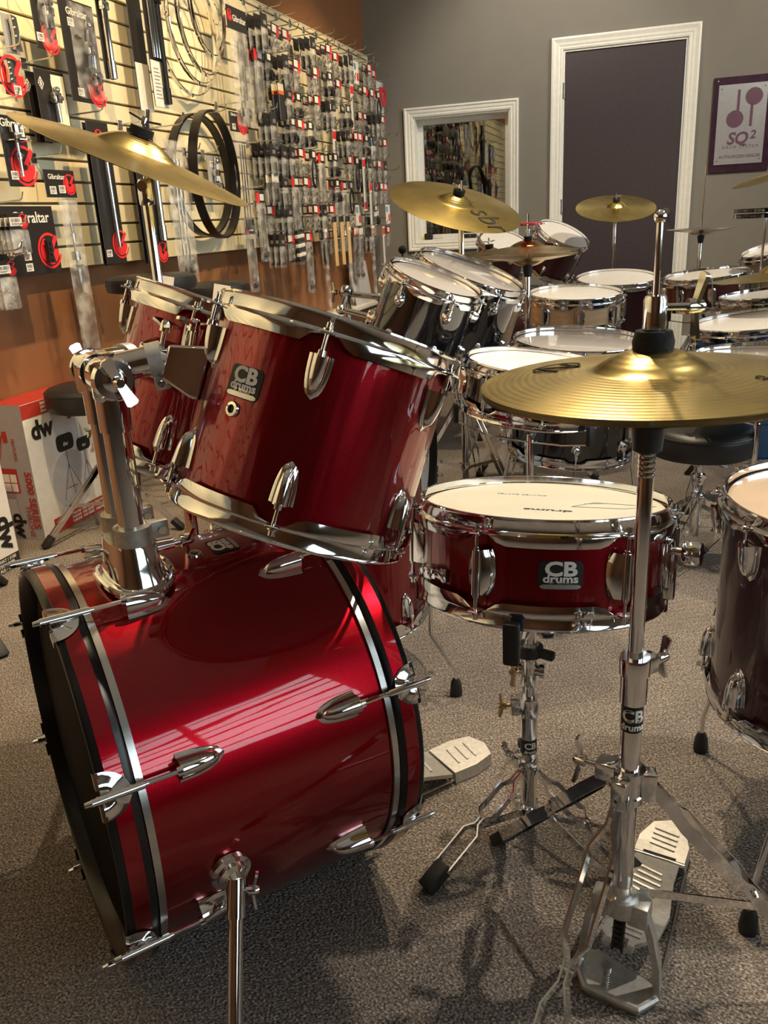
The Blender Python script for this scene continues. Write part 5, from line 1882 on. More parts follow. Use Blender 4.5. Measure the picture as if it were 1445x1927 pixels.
def item_mb(kind, w_, h_, seed=0):
    """hardware inside or mounted on a package; z from 0 (top) down to -h_"""
    r2 = random.Random(seed)
    mb = MB()
    y = -.012
    if kind == 'rod':
        mb.cyl((0, y, -h_), (-.004, y, -.02), .0075, seg=12)
        mb.rbox((-.020, y - .012, -.055), (.016, y + .010, -.020), .005)
        mb.cyl((-.028, y, -.045), (.026, y, -.036), .009, seg=12)
        mb.ball((.0, y - .004, -.012), .012)
    elif kind == 'tube':
        mb.cyl((0, y, -h_), (0, y, 0), .013, seg=16)
        mb.cyl((0, y, -h_), (0, y, -h_ + .06), .0165, seg=16)
        mb.cyl((-.024, y, -.03), (.024, y, -.03), .010, seg=12)
        mb.rbox((-.02, y - .014, -.075), (.02, y + .008, -.045), .005)
    elif kind == 'clamp':
        mb.cyl((-.01, y, -h_ * .75), (.012, y, -.0), .009, seg=12)
        mb.cyl((.016, y, -h_ * .80), (.020, y, -h_ * .12), .006, seg=12)
        mb.rbox((-.022, y - .016, -h_ * .55), (.014, y + .008, -h_ * .35), .006)
        mb.cyl((-.036, y, -h_ * .82), (.0, y, -h_ * .78), .017, seg=16)
        mb.lathe([(0, 0), (.020, 0), (.020, .010), (.008, .012), (0, .012)], 16, T(.010, y - .01, -h_ * .88) @ RX(PI / 2))
        mb.rbox((-.004, y - .014, -h_), (.024, y + .006, -h_ * .84), .005)
        mb.ball((.004, y - .006, -h_ * .10), .014)
    elif kind == 'stacker':
        mb.cyl((0, y, -h_), (0, y, -.02), .0055, seg=12)
        mb.lathe([(0, 0), (.010, 0), (.040, .004), (.040, .007), (.012, .010), (.010, .022), (0, .022)], 20, T(0, y - .010, -.060))
        mb.lathe([(0, 0), (.018, 0), (.018, .020), (0, .022)], 16, T(0, y, -.030))
        mb.cyl((-.018, y, -h_ * .62), (.018, y, -h_ * .60), .005, seg=10)
        mb.cyl((0, y, -h_ * .68), (0, y, -h_ * .56), .009, seg=12)
    elif kind == 'hinge':
        mb.prism([(-.014, 0), (.012, -.004), (.016, -h_ * .45), (.010, -h_ * .6), (.018, -h_), (-.016, -h_ * .97), (-.010, -h_ * .5)], -.006, .006, T(0, y, 0) @ RX(PI / 2))
        for k in range(4): mb.cyl((.0, y - .006, -h_ * (.12 + .24 * k)), (.0, y - .010, -h_ * (.12 + .24 * k)), .005, seg=8)
    elif kind == 'bits':
        for k in range(5):
            px_, pz_ = r2.uniform(-.32, .32) * w_, -h_ * r2.uniform(.25, .9)
            if r2.random() < .5: mb.cyl((px_ - .008, 0, pz_), (px_ + .008, -.003, pz_ - r2.uniform(-.02, .02)), .004, seg=8)
            else: mb.lathe([(.004, 0), (.009, 0), (.009, .005), (.004, .005), (.004, 0)], 10, T(px_, .001, pz_) @ RX(PI / 2 + r2.uniform(-.4, .4)))
    elif kind == 'rods':
        for k in range(3): mb.cyl((w_ * (-.22 + .2 * k), 0, -h_ * .95), (w_ * (-.14 + .16 * k), -.003, -h_ * .1), .0042, seg=8)
        mb.rbox((-w_ * .3, -.010, -h_ * .97), (w_ * .3, .006, -h_ * .86), .004)
    elif kind == 'clutch':
        mb.cyl((0, 0, -h_ * .95), (0, 0, -h_ * .05), .0035, seg=8)
        for zf, rr, hh in ((.12, .011, .03), (.24, .016, .03), (.36, .013, .05), (.52, .008, .03)): mb.cyl((0, 0, -h_ * zf - hh), (0, 0, -h_ * zf), rr, seg=12)
        mb.rbox((-.026, -.006, -h_ * .37), (.030, .006, -h_ * .33), .003)
        mb.cyl((-.022, 0, -h_ * .56), (.026, 0, -h_ * .53), .004, seg=8)
    elif kind == 'block':
        mb.rbox((-w_ * .34, -.012, -h_ * .8), (w_ * .34, .008, -h_ * .3), .006)
        mb.lathe([(.006, 0), (w_ * .3, 0), (w_ * .3, .012), (.006, .014)], 16, T(0, -.008, -h_ * .62) @ RX(PI / 2))
    elif kind == 'springs':
        for k in range(3):
            x0 = w_ * (-.25 + .25 * k)
            mb.cyl((x0, 0, -h_ * .85), (x0 + .002, 0, -h_ * .25), .0055, seg=8)
    return mb


def near_pack(label, name, cat, pxa, pya, pxb, pyb, off=.05, card=M_BLACKCARD, text=None, logos=(), stickers=(), item=None, thick=.003, back=0, hk=True, imat=M_CHROME, group=None, blister=False):
    """package whose upper left photo corner is (pxa,pya) and lower right (pxb,pyb), hung `off` in front of the slats"""
    A_, B_ = at_x(pxa, pya, SWX + off), at_x(pxb, pyb, SWX + off)
    w_ = abs(B_.y - A_.y)
    h_ = A_.z - B_.z
    y = (A_.y + B_.y) / 2
    z = A_.z
    if hk: hook(y, groove(z + .01), .08 if off < .08 else (.12 if off < .12 else .17))
    t = thing(name, label, cat, wm(y, z, off), group)
    c = MB().rbox((-w_ / 2, 0, -h_), (w_ / 2, thick, 0), .0012, seg=1).build('card', card, t, smooth=0)
    if text:
        s_, x, zf, sz = text
        inst('lettering', text_mesh(s_, sz, M_WHITEINK, .012, .0002), t, T(x * w_, -.0010, zf * h_) @ RX(PI / 2))
    for (x, zf, s_) in logos: logo(t, x * w_, zf * h_, s_)
    for (x, zf) in stickers: sticker(t, x * w_, zf * h_)
    if item:
        kind, x, zf, hf = item
        item_mb(kind, w_, h_ * hf).build('hardware', imat, t, M=T(x * w_, -.004, zf * h_))
    if blister:
        inst('blister', bag_mesh(w_ * .8, h_ * .92, .045, M_BAG, 5), t, T(0, -.020, -h_ * .04))
    for k in range(back):
        o2 = MB().rbox((-w_ / 2, 0, -h_), (w_ / 2, thick, 0), .0012, seg=1).build(name + '_behind', card, None, smooth=0)
        o2.name = name
        o2.matrix_world = wm(y + .010 * (k + 1), z - .004, max(off - .022 * (k + 1), .008))
        tag(o2, 'plain black package tucked behind the ' + ('boom rod' if 'boom rod' in label else 'fat tube') + ' package', cat, group)
    return t, w_, h_, y, z


NP = near_pack
NP('grey steel bracket with a white tag at the edge of the slatwall', 'bracket_pack', 'package', 0, 22, 40, 104, .10, M_GREYPL, item=('hinge', 0, -.05, .9), imat=M_CHROME2, stickers=((.25, -.55), ))
NP('dark hardware package with a chrome tube and red round logo, high on the slatwall', 'hardware_pack', 'package', 52, -26, 112, 100, .13, text=('Gibraltar', 0, -.07, .030), logos=((.16, -.80, .095),), stickers=((-.30, -.80),), item=('tube', .05, -.02, .62), blister=True)
NP('tall dark hardware package with chrome clamp arms and a red round logo', 'hardware_pack', 'package', 106, -10, 200, 200, .14, text=('Gibraltar', -.02, -.12, .032), logos=((.30, -.86, .110),), stickers=((-.22, -.22), (-.22, -.90)), item=('clamp', .12, -.16, .66), blister=True)
t, w_, h_, y_, z_ = NP('long dark rod package standing proud beside the tall clamp package', 'rod_pack', 'package', 190, -20, 200, 148, .10, item=('tube', 0, 0, 1.0))
NP('dark package with a grey hinge and large red round logo', 'hardware_pack', 'package', 0, 106, 42, 182, .12, logos=((.12, -.48, .125),), stickers=((.26, -.84),), item=('hinge', -.30, -.10, .62), imat=M_CHROME2)
NP('black package with white diamond emblem and a chrome clamp, half cream card', 'clamp_pack', 'package', 62, 126, 140, 272, .10, item=('rod', .0, -.22, .50), stickers=((.12, -.16),), logos=())
dm = MB()
for a, b in (((0, .02), (.014, 0)), ((.014, 0), (0, -.02)), ((0, -.02), (-.014, 0)), ((-.014, 0), (0, .02)), ((0, .02), (0, -.02)), ((-.014, 0), (.014, 0)), ((-.007, .01), (.007, -.01)), ((.007, .01), (-.007, -.01))):
    dm.strip([(a[0], -.001, a[1]), (b[0], -.001, b[1])], (0, 1, 0), .0004, .0018)
DIAM = dm.mesh('emblem', M_WHITEINK, 0)
last = bpy.data.objects['clamp_pack']
inst('emblem', DIAM, last, T(-.052, 0, -.045))
MB().rbox((.004, -.002, -.17), (.070, -.0005, -.012), .0005, seg=1).build('cream_panel', M_CREAMPL, last, smooth=0)
t2, *_ = NP('black package with white diamond emblem tucked behind the clamp package', 'clamp_pack', 'package', 46, 132, 100, 270, .055, hk=False)
inst('emblem', DIAM, t2, T(-.040, 0, -.045))
NP('dark package with a chrome cymbal stacker and a big red round logo', 'stacker_pack', 'package', -6, 214, 66, 352, .13, text=('Gibraltar', .05, -.11, .034), logos=((.22, -.70, .125),), stickers=((.30, -.22), (-.24, -.84)), item=('stacker', -.08, -.10, .76))
t, w_, h_, y_, z_ = NP('small black header card with red round logo over a long clear bag', 'header_card_pack', 'package', 80, 318, 146, 372, .10, text=('Gibraltar', -.12, -.26, .024), logos=((.30, -.52, .070),), stickers=((-.28, -.74), (.02, -.70)))
inst('bag', bag_mesh(.105, .62, .03, M_BAG2, 9), t, T(.035, .008, -h_))
item_mb('clutch', .08, .52).build('contents', M_CHROME2, t, M=T(.030, .008, -h_ - .06))
NP('wide dark package with big white lettering and red round logo, lowest on the slatwall', 'hardware_pack', 'package', -40, 388, 118, 512, .10, text=('Gibraltar', .16, -.17, .050), logos=((.36, -.66, .120),), stickers=((.02, -.72), (.02, -.88)), item=('hinge', .30, -.50, .34), imat=M_BLACKRUB)
# two stacks of small bags in front of the wide package
for (pa, pb, n_) in (((-4, 402), (44, 470), 4), ((-4, 492), (44, 574), 2)):
    for k in range(n_):
        off = .135 + .020 * k
        A_, B_ = at_x(pa[0], pa[1], SWX + .16), at_x(pb[0], pb[1], SWX + .16)
        w_ = abs(B_.y - A_.y)
        yy = (A_.y + B_.y) / 2
        t = thing('parts_bag', 'small bag of clear parts with black and red header hung before the wide dark package', 'bag', wm(yy, A_.z, off), 'bags before the wide dark package')
        MB().rbox((-w_ / 2, 0, -.050), (w_ / 2, .002, 0), .0008, seg=1).build('header_card', M_BLACKCARD, t, smooth=0)
        logo(t, w_ * .28, -.025, .045)
        sticker(t, -.012, -.026, .055, .026)
        inst('bag', bag_mesh(w_, A_.z - B_.z - .04, .022, M_BAG2, 20 + k), t, T(0, .001, -.048))
        item_mb('bits', w_, .09, 30 + k).build('contents', M_CHROME, t, M=T(0, .001, -.06))
    hook(yy, groove(A_.z), .22)
NP('long dark package with a chrome boom rod and red logo at its foot', 'boom_pack', 'package', 160, 226, 240, 494, .14, logos=((.0, -.10, .050), (.30, -.86, .105)), stickers=((-.32, -.92),), item=('rod', .05, -.08, .80), back=1)
NP('long dark package with a fat chrome tube and red logos beside the boom package', 'boom_pack', 'package', 244, 236, 318, 490, .10, logos=((-.02, -.13, .055), (.34, -.10, .05), (.26, -.93, .085)), stickers=((-.32, -.85),), item=('tube', .22, -.12, .72), back=1)
t, w_, h_, y_, z_ = NP('tall dark see-through sleeve of rods with a white printed foot', 'rod_sleeve', 'package', 262, -40, 318, 205, .13, hk=True, item=('tube', .25, 0, .97), imat=M_HOOPBLACK)
MB().rbox((-w_ / 2, -.003, -h_), (w_ / 2, -.001, -h_ * .62), .0005, seg=1).build('white_panel', M_WHITEPL, t, smooth=0)
mb = MB()
for k in range(9): mb.add([(-w_ * .36, -.0034, -h_ * (.68 + .03 * k)), (w_ * (.0 + .05 * (k % 3)), -.0034, -h_ * (.68 + .03 * k)), (w_ * (.0 + .05 * (k % 3)), -.0034, -h_ * (.69 + .03 * k)), (-w_ * .36, -.0034, -h_ * (.69 + .03 * k))], [(0, 1, 2, 3)])
mb.build('fine_print', M_GREYINK, t, smooth=0)
for k in range(4): MB().cyl((-w_ * .3 + k * w_ * .2, -.012, -h_ * .6), (-w_ * .3 + k * w_ * .2, -.012, 0), .006, seg=10).build('rod', M_CHROME, t)
t, w_, h_, y_, z_ = NP('second dark sleeve of rods tucked behind the see-through sleeve', 'rod_sleeve', 'package', 232, -40, 290, 212, .075, hk=False)
MB().rbox((-w_ / 2, -.003, -h_), (w_ / 2, -.001, -h_ * .62), .0005, seg=1).build('white_panel', M_WHITEPL, t, smooth=0)

# chrome hoops hung on a long hook
hk_y, hk_z = 3.79, 2.134
hook(hk_y, hk_z, .22)
for k, (rr, off) in enumerate(((.262, .045), (.240, .095), (.226, .140), (.190, .185))):
    me = MB().lathe([(rr - .003, -.008), (rr, -.012), (rr + .003, -.008), (rr + .001, 0), (rr + .002, .008), (rr - .002, .010), (rr - .003, -.008)], 72).mesh('chrome_hoop', M_CHROME)
    o = inst('chrome_hoop', me, None, wm(hk_y - .015 * k, hk_z - rr + .002, off) @ RZ(R(2 * k)) @ RX(PI / 2))
    tag(o, ('largest', 'second largest', 'third largest', 'smallest')[k] + ' chrome drum hoop of the set hung on one slatwall hook', 'drum hoop', 'chrome hoops on the slatwall')
    for q in range(8):
        MB().cyl((rr * math.cos(q * PI / 4), rr * math.sin(q * PI / 4), -.006), ((rr + .008) * math.cos(q * PI / 4), (rr + .008) * math.sin(q * PI / 4), -.006), .005, seg=8).build('ear', M_CHROME, o)
# black wooden hoops
hook(3.74, 1.524, .22)
for k, (rr, off, yy, yaw) in enumerate(((.262, .040, 3.79, 0), (.268, .150, 3.725, 8))):
    me = MB().lathe([(rr, -.020), (rr + .010, -.020), (rr + .010, .020), (rr, .020), (rr, -.020)], 72).mesh('black_hoop', M_HOOPBLACK)
    o = inst('bass_drum_hoop', me, None, wm(yy, 1.526 - rr, off) @ RZ(R(yaw)) @ RX(PI / 2))
    tag(o, ('black wooden bass drum hoop close to the slats', 'black wooden bass drum hoop hung in front of another')[k], 'drum hoop', 'black hoops on the slatwall')
# long clear bag of rods left of the black hoops
A_ = at_x(305, 262, SWX + .11)
t = thing('rod_bag', 'long clear bag of thin chrome rods beside the black hoops', 'bag', wm(A_.y + .07, A_.z, .12))
inst('bag', bag_mesh(.17, .60, .05, M_BAG2, 12), t)
item_mb('rods', .15, .55).build('contents', M_CHROME2, t, M=T(0, 0, -.02))
hook(A_.y + .07, groove(A_.z + .02), .17)
NP('small black carded package with white label inside the black hoops', 'small_pack', 'package', 352, 296, 372, 380, .03, item=('bits', 0, -.1, .8), stickers=((0, -.2),))
NP('small grey carded clamp inside the black hoops', 'small_pack', 'package', 388, 292, 416, 372, .05, card=M_GREYPL, item=('clamp', 0, -.05, .8), stickers=((-.1, -.2), (.2, -.8)))
# header card with tall clear bag beside the chrome hoops
t, w_, h_, y_, z_ = NP('black header card with red mark above a tall clear bag of hoses', 'header_card_pack', 'package', 424, 6, 466, 66, .14, text=('Gibraltar', .10, -.50, .038), logos=((-.36, -.42, .050),))
inst('bag', bag_mesh(w_ * .95, .42, .05, M_BAG2, 14), t, T(0, .001, -h_))
item_mb('rods', w_ * .8, .38).build('contents', M_CHROME2, t, M=T(0, 0, -h_ - .01))
t, w_, h_, y_, z_ = NP('black header card with big red round logo above a clear bag of wire', 'header_card_pack', 'package', 430, 208, 468, 252, .12, text=('Gibraltar', -.25, -.15, .018), logos=((.20, -.50, .110),), stickers=((-.30, -.75),))
inst('bag', bag_mesh(w_ * .95, .50, .03, M_BAG, 15), t, T(0, .001, -h_))
item_mb('rods', w_ * .8, .46).build('contents', M_CHROME2, t, M=T(0, 0, -h_ - .01))

# ------------------------------------------------------------------ the dense far half of the slatwall
def far_kind(k):
    """prototype parts of one package kind: list of (name, mesh, matrix)"""
    P = []
    def card(w_, z0, z1, m, nm='header_card', y=0.0):
        P.append((nm, MB().box((-w_ / 2, y, z1), (w_ / 2, y + .002, z0)).mesh(nm, m, 0), Matrix()))
    def stick(x, z, w_, h_, m=M_WHITEPL):
        P.append(('price_sticker', MB().box((x - w_ / 2, -.0016, z - h_ / 2), (x + w_ / 2, -.0004, z + h_ / 2)).mesh('price_sticker', m, 0), Matrix()))
    def bag(w_, z0, h_, t_, m, seed): P.append(('bag', bag_mesh(w_, h_, t_, m, seed), T(0, .001, z0)))
    def cont(kind, w_, h_, z0, m, seed=1): P.append(('contents', item_mb(kind, w_, h_, seed).mesh('contents', m), T(0, .001, z0)))
    if k == 'red_tab':
        card(.074, 0, -.045, M_BLACKCARD); stick(-.010, -.022, .040, .030)
        P.append(('logo', logo_mesh(.030), T(.026, 0, -.016)))
        P.append(('red_band', MB().box((.010, -.0012, -.045), (.037, -.0002, -.030)).mesh('red_band', M_REDINK, 0), Matrix()))
        bag(.074, -.043, .085, .022, M_BAG, 2); cont('bits', .07, .085, -.045, M_CHROME, 4)
    elif k == 'black_felt':
        card(.070, 0, -.040, M_BLACKCARD); stick(0, -.02, .030, .024)
        bag(.070, -.038, .095, .026, M_BAG, 3); cont('block', .066, .095, -.040, M_BLACKRUB)
    elif k == 'dark_tabs':
        card(.060, 0, -.055, M_BLACKCARD); stick(.005, -.035, .026, .016, M_GREYINK)
        bag(.060, -.053, .100, .020, M_BAG2, 4); cont('springs', .056, .10, -.055, M_BLACKRUB)
    elif k == 'long_bag':
        card(.085, 0, -.050, M_BLACKCARD); stick(.010, -.026, .036, .028)
        P.append(('red_band', MB().box((-.042, -.0012, -.050), (-.014, -.0002, -.006)).mesh('red_band', M_REDINK, 0), Matrix()))
        bag(.085, -.048, .26, .024, M_BAG2, 5); cont('rods', .08, .25, -.05, M_CHROME2)
    elif k == 'chrome_bag':
        stick(0, -.016, .036, .026); card(.064, 0, -.034, M_WHITEPL)
        bag(.075, -.030, .10, .030, M_BAG, 6); cont('springs', .07, .10, -.035, M_CHROME)
    elif k == 'white_stick':
        card(.045, 0, -.30, M_WHITEPL, 'sleeve'); P.append(('red_band', MB().box((-.0226, -.0010, -.05), (.0226, -.0002, -.01)).mesh('red_band', M_REDINK, 0), Matrix()))
        P.append(('red_band', MB().box((-.0226, -.0010, -.29), (.0226, -.0002, -.25)).mesh('red_band', M_REDINK, 0), Matrix()))
        P.append(('rod', MB().cyl((0, -.006, -.28), (0, -.006, -.06), .005, seg=8).mesh('rod', M_CHROME2), Matrix()))
    elif k == 'orange_tab':
        card(.055, 0, -.030, M_CREAMPL); P.append(('orange_band', MB().box((-.0275, -.0012, -.045), (.0275, .0022, -.030)).mesh('orange_band', M_ORANGEINK, 0), Matrix()))
        P.append(('sleeve', MB().rbox((-.0275, -.004, -.16), (.0275, .006, -.045), .003, seg=1).mesh('sleeve', M_BLACKCARD, 0), Matrix()))
    elif k == 'blue_white':
        card(.080, 0, -.12, M_WHITEPL, 'card'); P.append(('blue_panel', MB().box((-.034, -.0014, -.045), (-.006, -.0004, -.012)).mesh('blue_panel', M_BLUEPL, 0), Matrix()))
        P.append(('red_panel', MB().box((.006, -.0014, -.10), (.032, -.0004, -.06)).mesh('red_panel', M_REDINK, 0), Matrix()))
    elif k == 'grey_strap':
        card(.075, 0, -.045, M_BLACKCARD); stick(.012, -.022, .030, .026)
        P.append(('strap', MB().tube([(.026 * math.cos(a * PI / 12), -.006, -.115 + .065 * math.sin(a * PI / 12)) for a in range(24)], .006, 8, True).mesh('strap', M_BLACKRUB), Matrix()))
        bag(.075, -.043, .15, .024, M_BAG, 7)
    elif k == 'wood_stick':
        P.append(('hang_head', MB().rbox((-.022, -.004, -.03), (.022, .006, 0), .002, seg=1).mesh('hang_head', M_BLACKCARD, 0), Matrix()))
        P.append(('wood_strip', MB().rbox((-.020, -.003, -.26), (.020, .004, -.03), .002, seg=1).mesh('wood_strip', M_WOODSTICK, 0), Matrix()))
    elif k == 'striped':
        for q in range(7): P.append(('stripe', MB().rbox((-.036, -.010, -.022 * (q + 1)), (.036, .010, -.022 * q - .004), .003, seg=1).mesh('stripe', M_WHITEPL if q % 2 else M_BLACKCARD, 0), Matrix()))
        stick(.010, -.11, .03, .034)
    elif k == 'clear_tube':
        P.append(('tube', MB().cyl((0, 0, -.46), (0, 0, 0), .012, seg=12).mesh('tube', M_BAG2), Matrix()))
        P.append(('end_cap', MB().cyl((0, 0, -.012), (0, 0, .004), .0135, seg=12).mesh('end_cap', M_WHITEPL), Matrix()))
    elif k == 'red_blister':
        P.append(('card', MB().box((-.06, .006, -.19), (.06, .008, 0)).mesh('card', M_WHITEPL, 0), Matrix()))
        P.append(('contents', MB().lathe([(.030, -.008), (.045, -.008), (.045, .008), (.030, .008), (.030, -.008)], 24, T(0, -.012, -.09) @ RX(PI / 2) @ S(1, 1.3, 1)).mesh('contents', M_REDPL), Matrix()))
        bag(.12, 0, .19, .05, M_BAG, 8)
    return P


FAR_LAB = {'red_tab': 'small bag of chrome parts under a black and red header',
           'black_felt': 'small clear bag with black felts and a white price sticker', 'dark_tabs': 'dark carded bag of black sleeves hung in a close stack',
           'long_bag': 'tall clear bag of rods under a black and red header', 'chrome_bag': 'clear bag of chrome springs with a white header card',
           'white_stick': 'long white sleeve with red bands and a thin rod', 'orange_tab': 'slim black sleeve with an orange and cream tab',
           'blue_white': 'white card package with blue and red printing', 'grey_strap': 'carded bag with a looped black strap',
           'wood_stick': 'flat wooden strip hung at the foot of the slatwall', 'striped': 'black and white striped package below the slatwall edge',
           'clear_tube': 'long thin clear plastic tube hanging below the slatwall', 'red_blister': 'clear blister pack with a red ring at the end of the slatwall'}
PROTO = {}


ROWNAME = ['top hook row', 'second hook row down', 'third hook row down', 'fourth hook row down', 'fifth hook row down', 'sixth hook row down', 'seventh hook row down', 'lowest hook row']


def far_pack(k, y, z, off, tilt=0.0, row=None):
    if k not in PROTO: PROTO[k] = far_kind(k)
    t = thing('hanging_pack', FAR_LAB[k] + (', ' + ROWNAME[row] if row is not None else ''), 'package', wm(y, z, off) @ RY(tilt), 'slatwall packs: ' + k.replace('_', ' '))
    for nm, me, M in PROTO[k]: inst(nm, me, t, S(1.30, 1.15, 1.15) @ M)
    return t


r3 = random.Random(11)
rows = [2.06, 1.905, 1.753, 1.60, 1.448, 1.295, 1.143, 1.0]
ys = [4.40 + .132 * i for i in range(16)]
busy = {}
for ri, z in enumerate(rows):
    for ci, y in enumerate(ys):
        if y > 6.42: continue
        if busy.get((ri, ci)): continue
        far = ci / 15
        if r3.random() < .07: 
            hook(y + r3.uniform(-.02, .02), groove(z), r3.choice((.12, .17)))
            continue
        c = r3.random()
        if c < .34: k = 'red_tab'
        elif c < .47: k = 'black_felt'
        elif c < .60: k = 'dark_tabs'
        elif c < .70: k = 'chrome_bag'
        elif c < .77: k = 'grey_strap'
        elif c < .86: k = 'long_bag' if far < .75 else 'blue_white'
        elif c < .91: k = 'orange_tab' if far < .5 else 'white_stick'
        elif c < .96: k = 'white_stick' if far > .5 else 'red_tab'
        else: k = 'blue_white' if far > .6 else 'dark_tabs'
        n_ = {'red_tab': r3.choice((2, 2, 3)), 'dark_tabs': r3.choice((3, 4)), 'black_felt': r3.choice((2, 3)), 'chrome_bag': 2, 'grey_strap': 1, 'long_bag': r3.choice((1, 2)), 'orange_tab': 2, 'white_stick': 1, 'blue_white': 1}[k]
        if k in ('long_bag', 'white_stick') and ri < len(rows) - 1: busy[(ri + 1, ci)] = True
        L = .17 if n_ > 2 else r3.choice((.12, .17))
        gy = y + r3.uniform(-.025, .025)
        hook(gy, groove(z), L)
        for q in range(n_):
            far_pack(k, gy + r3.uniform(-.006, .006), groove(z) - .012, max(.02, L - .022 - .035 * q), R(r3.uniform(-3, 3)), ri)
# bare hooks along the top groove
for i in range(12): hook(4.1 + i * .20, 2.057 + .0762, .12)
for yy in (5.16, 5.29, 5.41): far_pack('wood_stick', yy, 1.06, .175)
far_pack('striped', 4.62, 1.00, .16, R(-4)); hook(4.62, .99, .17)
far_pack('clear_tube', 5.02, .985, .16); far_pack('clear_tube', 5.42, .985, .17); far_pack('clear_tube', 5.95, .985, .16)
for yy in (5.02, 5.42, 5.95): hook(yy, .990, .17)
far_pack('red_blister', 6.43, 1.975, .12); hook(6.43, 1.981, .17); far_pack('long_bag', 4.16, 1.05, .08); far_pack('long_bag', 4.28, 1.20, .10); hook(4.16, 1.067, .12); hook(4.28, 1.219, .12)
for yy, zz_ in ((6.44, 1.40), (6.44, 1.62), (6.45, 1.20)): hook(yy, groove(zz_), .22)

# ------------------------------------------------------------------ sign on the back wall
sg = thing('dealer_sign', 'silver dealer plate on a plum board with two drumstick-like emblems', 'sign', T(.27, ROOM_Y1, 1.215))
SYF = ROOM_Y1 - .018
MB().rbox((.274, SYF, 1.215), (.655, ROOM_Y1 - .001, 1.805), .002, seg=1).build('board', M_PLUMFRAME, sg, world=True, smooth=0)
pl0 = at_y(1342, 311, SYF); pl1 = at_y(1445, 155, SYF)
px0, pz0, px1, pz1 = .307, 1.262, .612, 1.757
MB().rbox((px0, SYF - .006, pz0), (px1, SYF - .0005, pz1), .001, seg=1).build('plate', M_SIGNSILVER, sg, world=True, smooth=0)
pw, ph = px1 - px0, pz1 - pz0
PYF = SYF - .0065
sxy = lambda u, v: (px0 + u * pw, pz1 - v * ph)
disc = lambda u, v, r: MB().lathe([(0, 0), (r, 0), (r, .0012), (0, .0012)], 36, T(sxy(u, v)[0], PYF, sxy(u, v)[1]) @ RX(PI / 2))
mb = disc(.37, .43, .176 * pw)
a, b = sxy(.42, .07), sxy(.42, .34)
mb.box((a[0] - .0085, PYF - .0012, b[1]), (a[0] + .0085, PYF, a[1]))
mb.build('emblem', M_PLUMINK, sg, world=True)
mb = disc(.73, .165, .176 * pw)
a, b = sxy(.70, .24), sxy(.70, .53)
mb.box((a[0] - .0085, PYF - .0012, b[1]), (a[0] + .0085, PYF, a[1]))
mb.build('emblem', M_PLUMINK, sg, world=True)
for tx, u, v, sz, bo, sp_, shr in (('SQ', .45, .68, .104, .03, .95, .18), ('2', .765, .642, .072, .025, 1, .18), ('DRUM SYSTEM', .52, .785, .026, .0, 1.45, .12), ('AUTHORIZED DEALER', .52, .905, .0265, .012, .98, .08)):
    x, z = sxy(u, v)
    inst('lettering', text_mesh(tx, sz, M_PLUMINK, bo, .0003, spacing=sp_, shear=shr), sg, WM[sg.name].inverted() @ T(x, PYF - .0006, z) @ RX(PI / 2))
for u, v in ((.06, .05), (.94, .05), (.06, .95), (.94, .95)):
    x, z = sxy(u, v)
    MB().lathe([(0, .002), (.004, .0015), (.005, 0)], 10, T(x, PYF, z) @ RX(PI / 2)).build('screw', M_CHROME2, sg, world=True)
MB().lathe([(0, .003), (.004, .002), (.005, 0)], 10, T(.30, SYF, 1.782) @ RX(PI / 2)).build('screw', M_CHROME2, sg, world=True)

# things on the window sill
sz_ = WZ0 + .0125
tm = thing('tape_measure', 'small black and yellow tape measure on the window sill', 'tape measure', T(-1.755, ROOM_Y1 + .06, sz_))
MB().rbox((-.035, -.018, 0), (.03, .018, .048), .008).build('case', M_BLACKRUB, tm)
MB().rbox((-.045, -.012, .004), (-.034, .012, .03), .002).build('yellow_side', mat('tape_yellow', (.75, .55, .05), .5), tm)
MB().box((.028, -.008, .006), (.11, .008, .008)).build('blade', M_BLACKRUB, tm)
dc = thing('drum_clip', 'small black and chrome clip lying on the window sill', 'clip', T(-1.44, ROOM_Y1 + .05, sz_))
MB().rbox((-.07, -.016, 0), (.07, .016, .030), .010).build('body', M_BLACKRUB, dc)
MB().cyl((-.05, -.02, .018), (-.05, .0, .018), .010).cyl((.02, -.02, .018), (.02, .0, .018), .010).build('rivet', M_CHROME, dc)

# ------------------------------------------------------------------ throne cartons
def decal(parent, lo, hi, m, M, name='print_panel', y=-.0006):
    return MB().box((lo[0], y, lo[1]), (hi[0], y + .0005, hi[1]), M).build(name, m, parent, smooth=0)


def lettering(parent, s_, sz, m, M, bold=.0, sx=1.0, spacing=1.0):
    return inst('lettering', text_mesh(s_, sz, m, bold, .0002, sx=sx, spacing=spacing), parent, M @ T(0, -.0012, 0) @ RX(PI / 2))


bx = thing('throne_carton', 'white and red drum throne carton with a printed throne picture', 'carton', T(-2.12, 2.257, 0))
X0, X1, Y0, Y1, HB = -.075, .07, 0.0, .46, .492
MB().rbox((X0, Y0, .001), (X1, Y1, HB), .002, seg=1).build('carton_body', M_DWWHITE, bx, smooth=0)
Mf = Matrix()                                                    # end face, seen from -y
Ms = Matrix(((0, -1, 0, X1), (1, 0, 0, 0), (0, 0, 1, 0), (0, 0, 0, 1)))   # long side, seen from +x
MB().box((X0, Y0, HB), (X1, Y1, HB + .0006)).build('red_lid', M_DWRED, bx, smooth=0)
decal(bx, (X0, .001), (X1, HB), M_DWGREY, Mf, 'end_print')
decal(bx, (X0 + .010, .175), (.005, .265), M_DWRED, Mf @ T(0, -.0006, 0), 'red_panel')
for k in range(2):
    for q in range(2): decal(bx, (X0 + .016 + q * .030, .180 + k * .034), (X0 + .042 + q * .030, .210 + k * .034), M_DWWHITE, Mf @ T(0, -.0012, 0), 'white_cell')
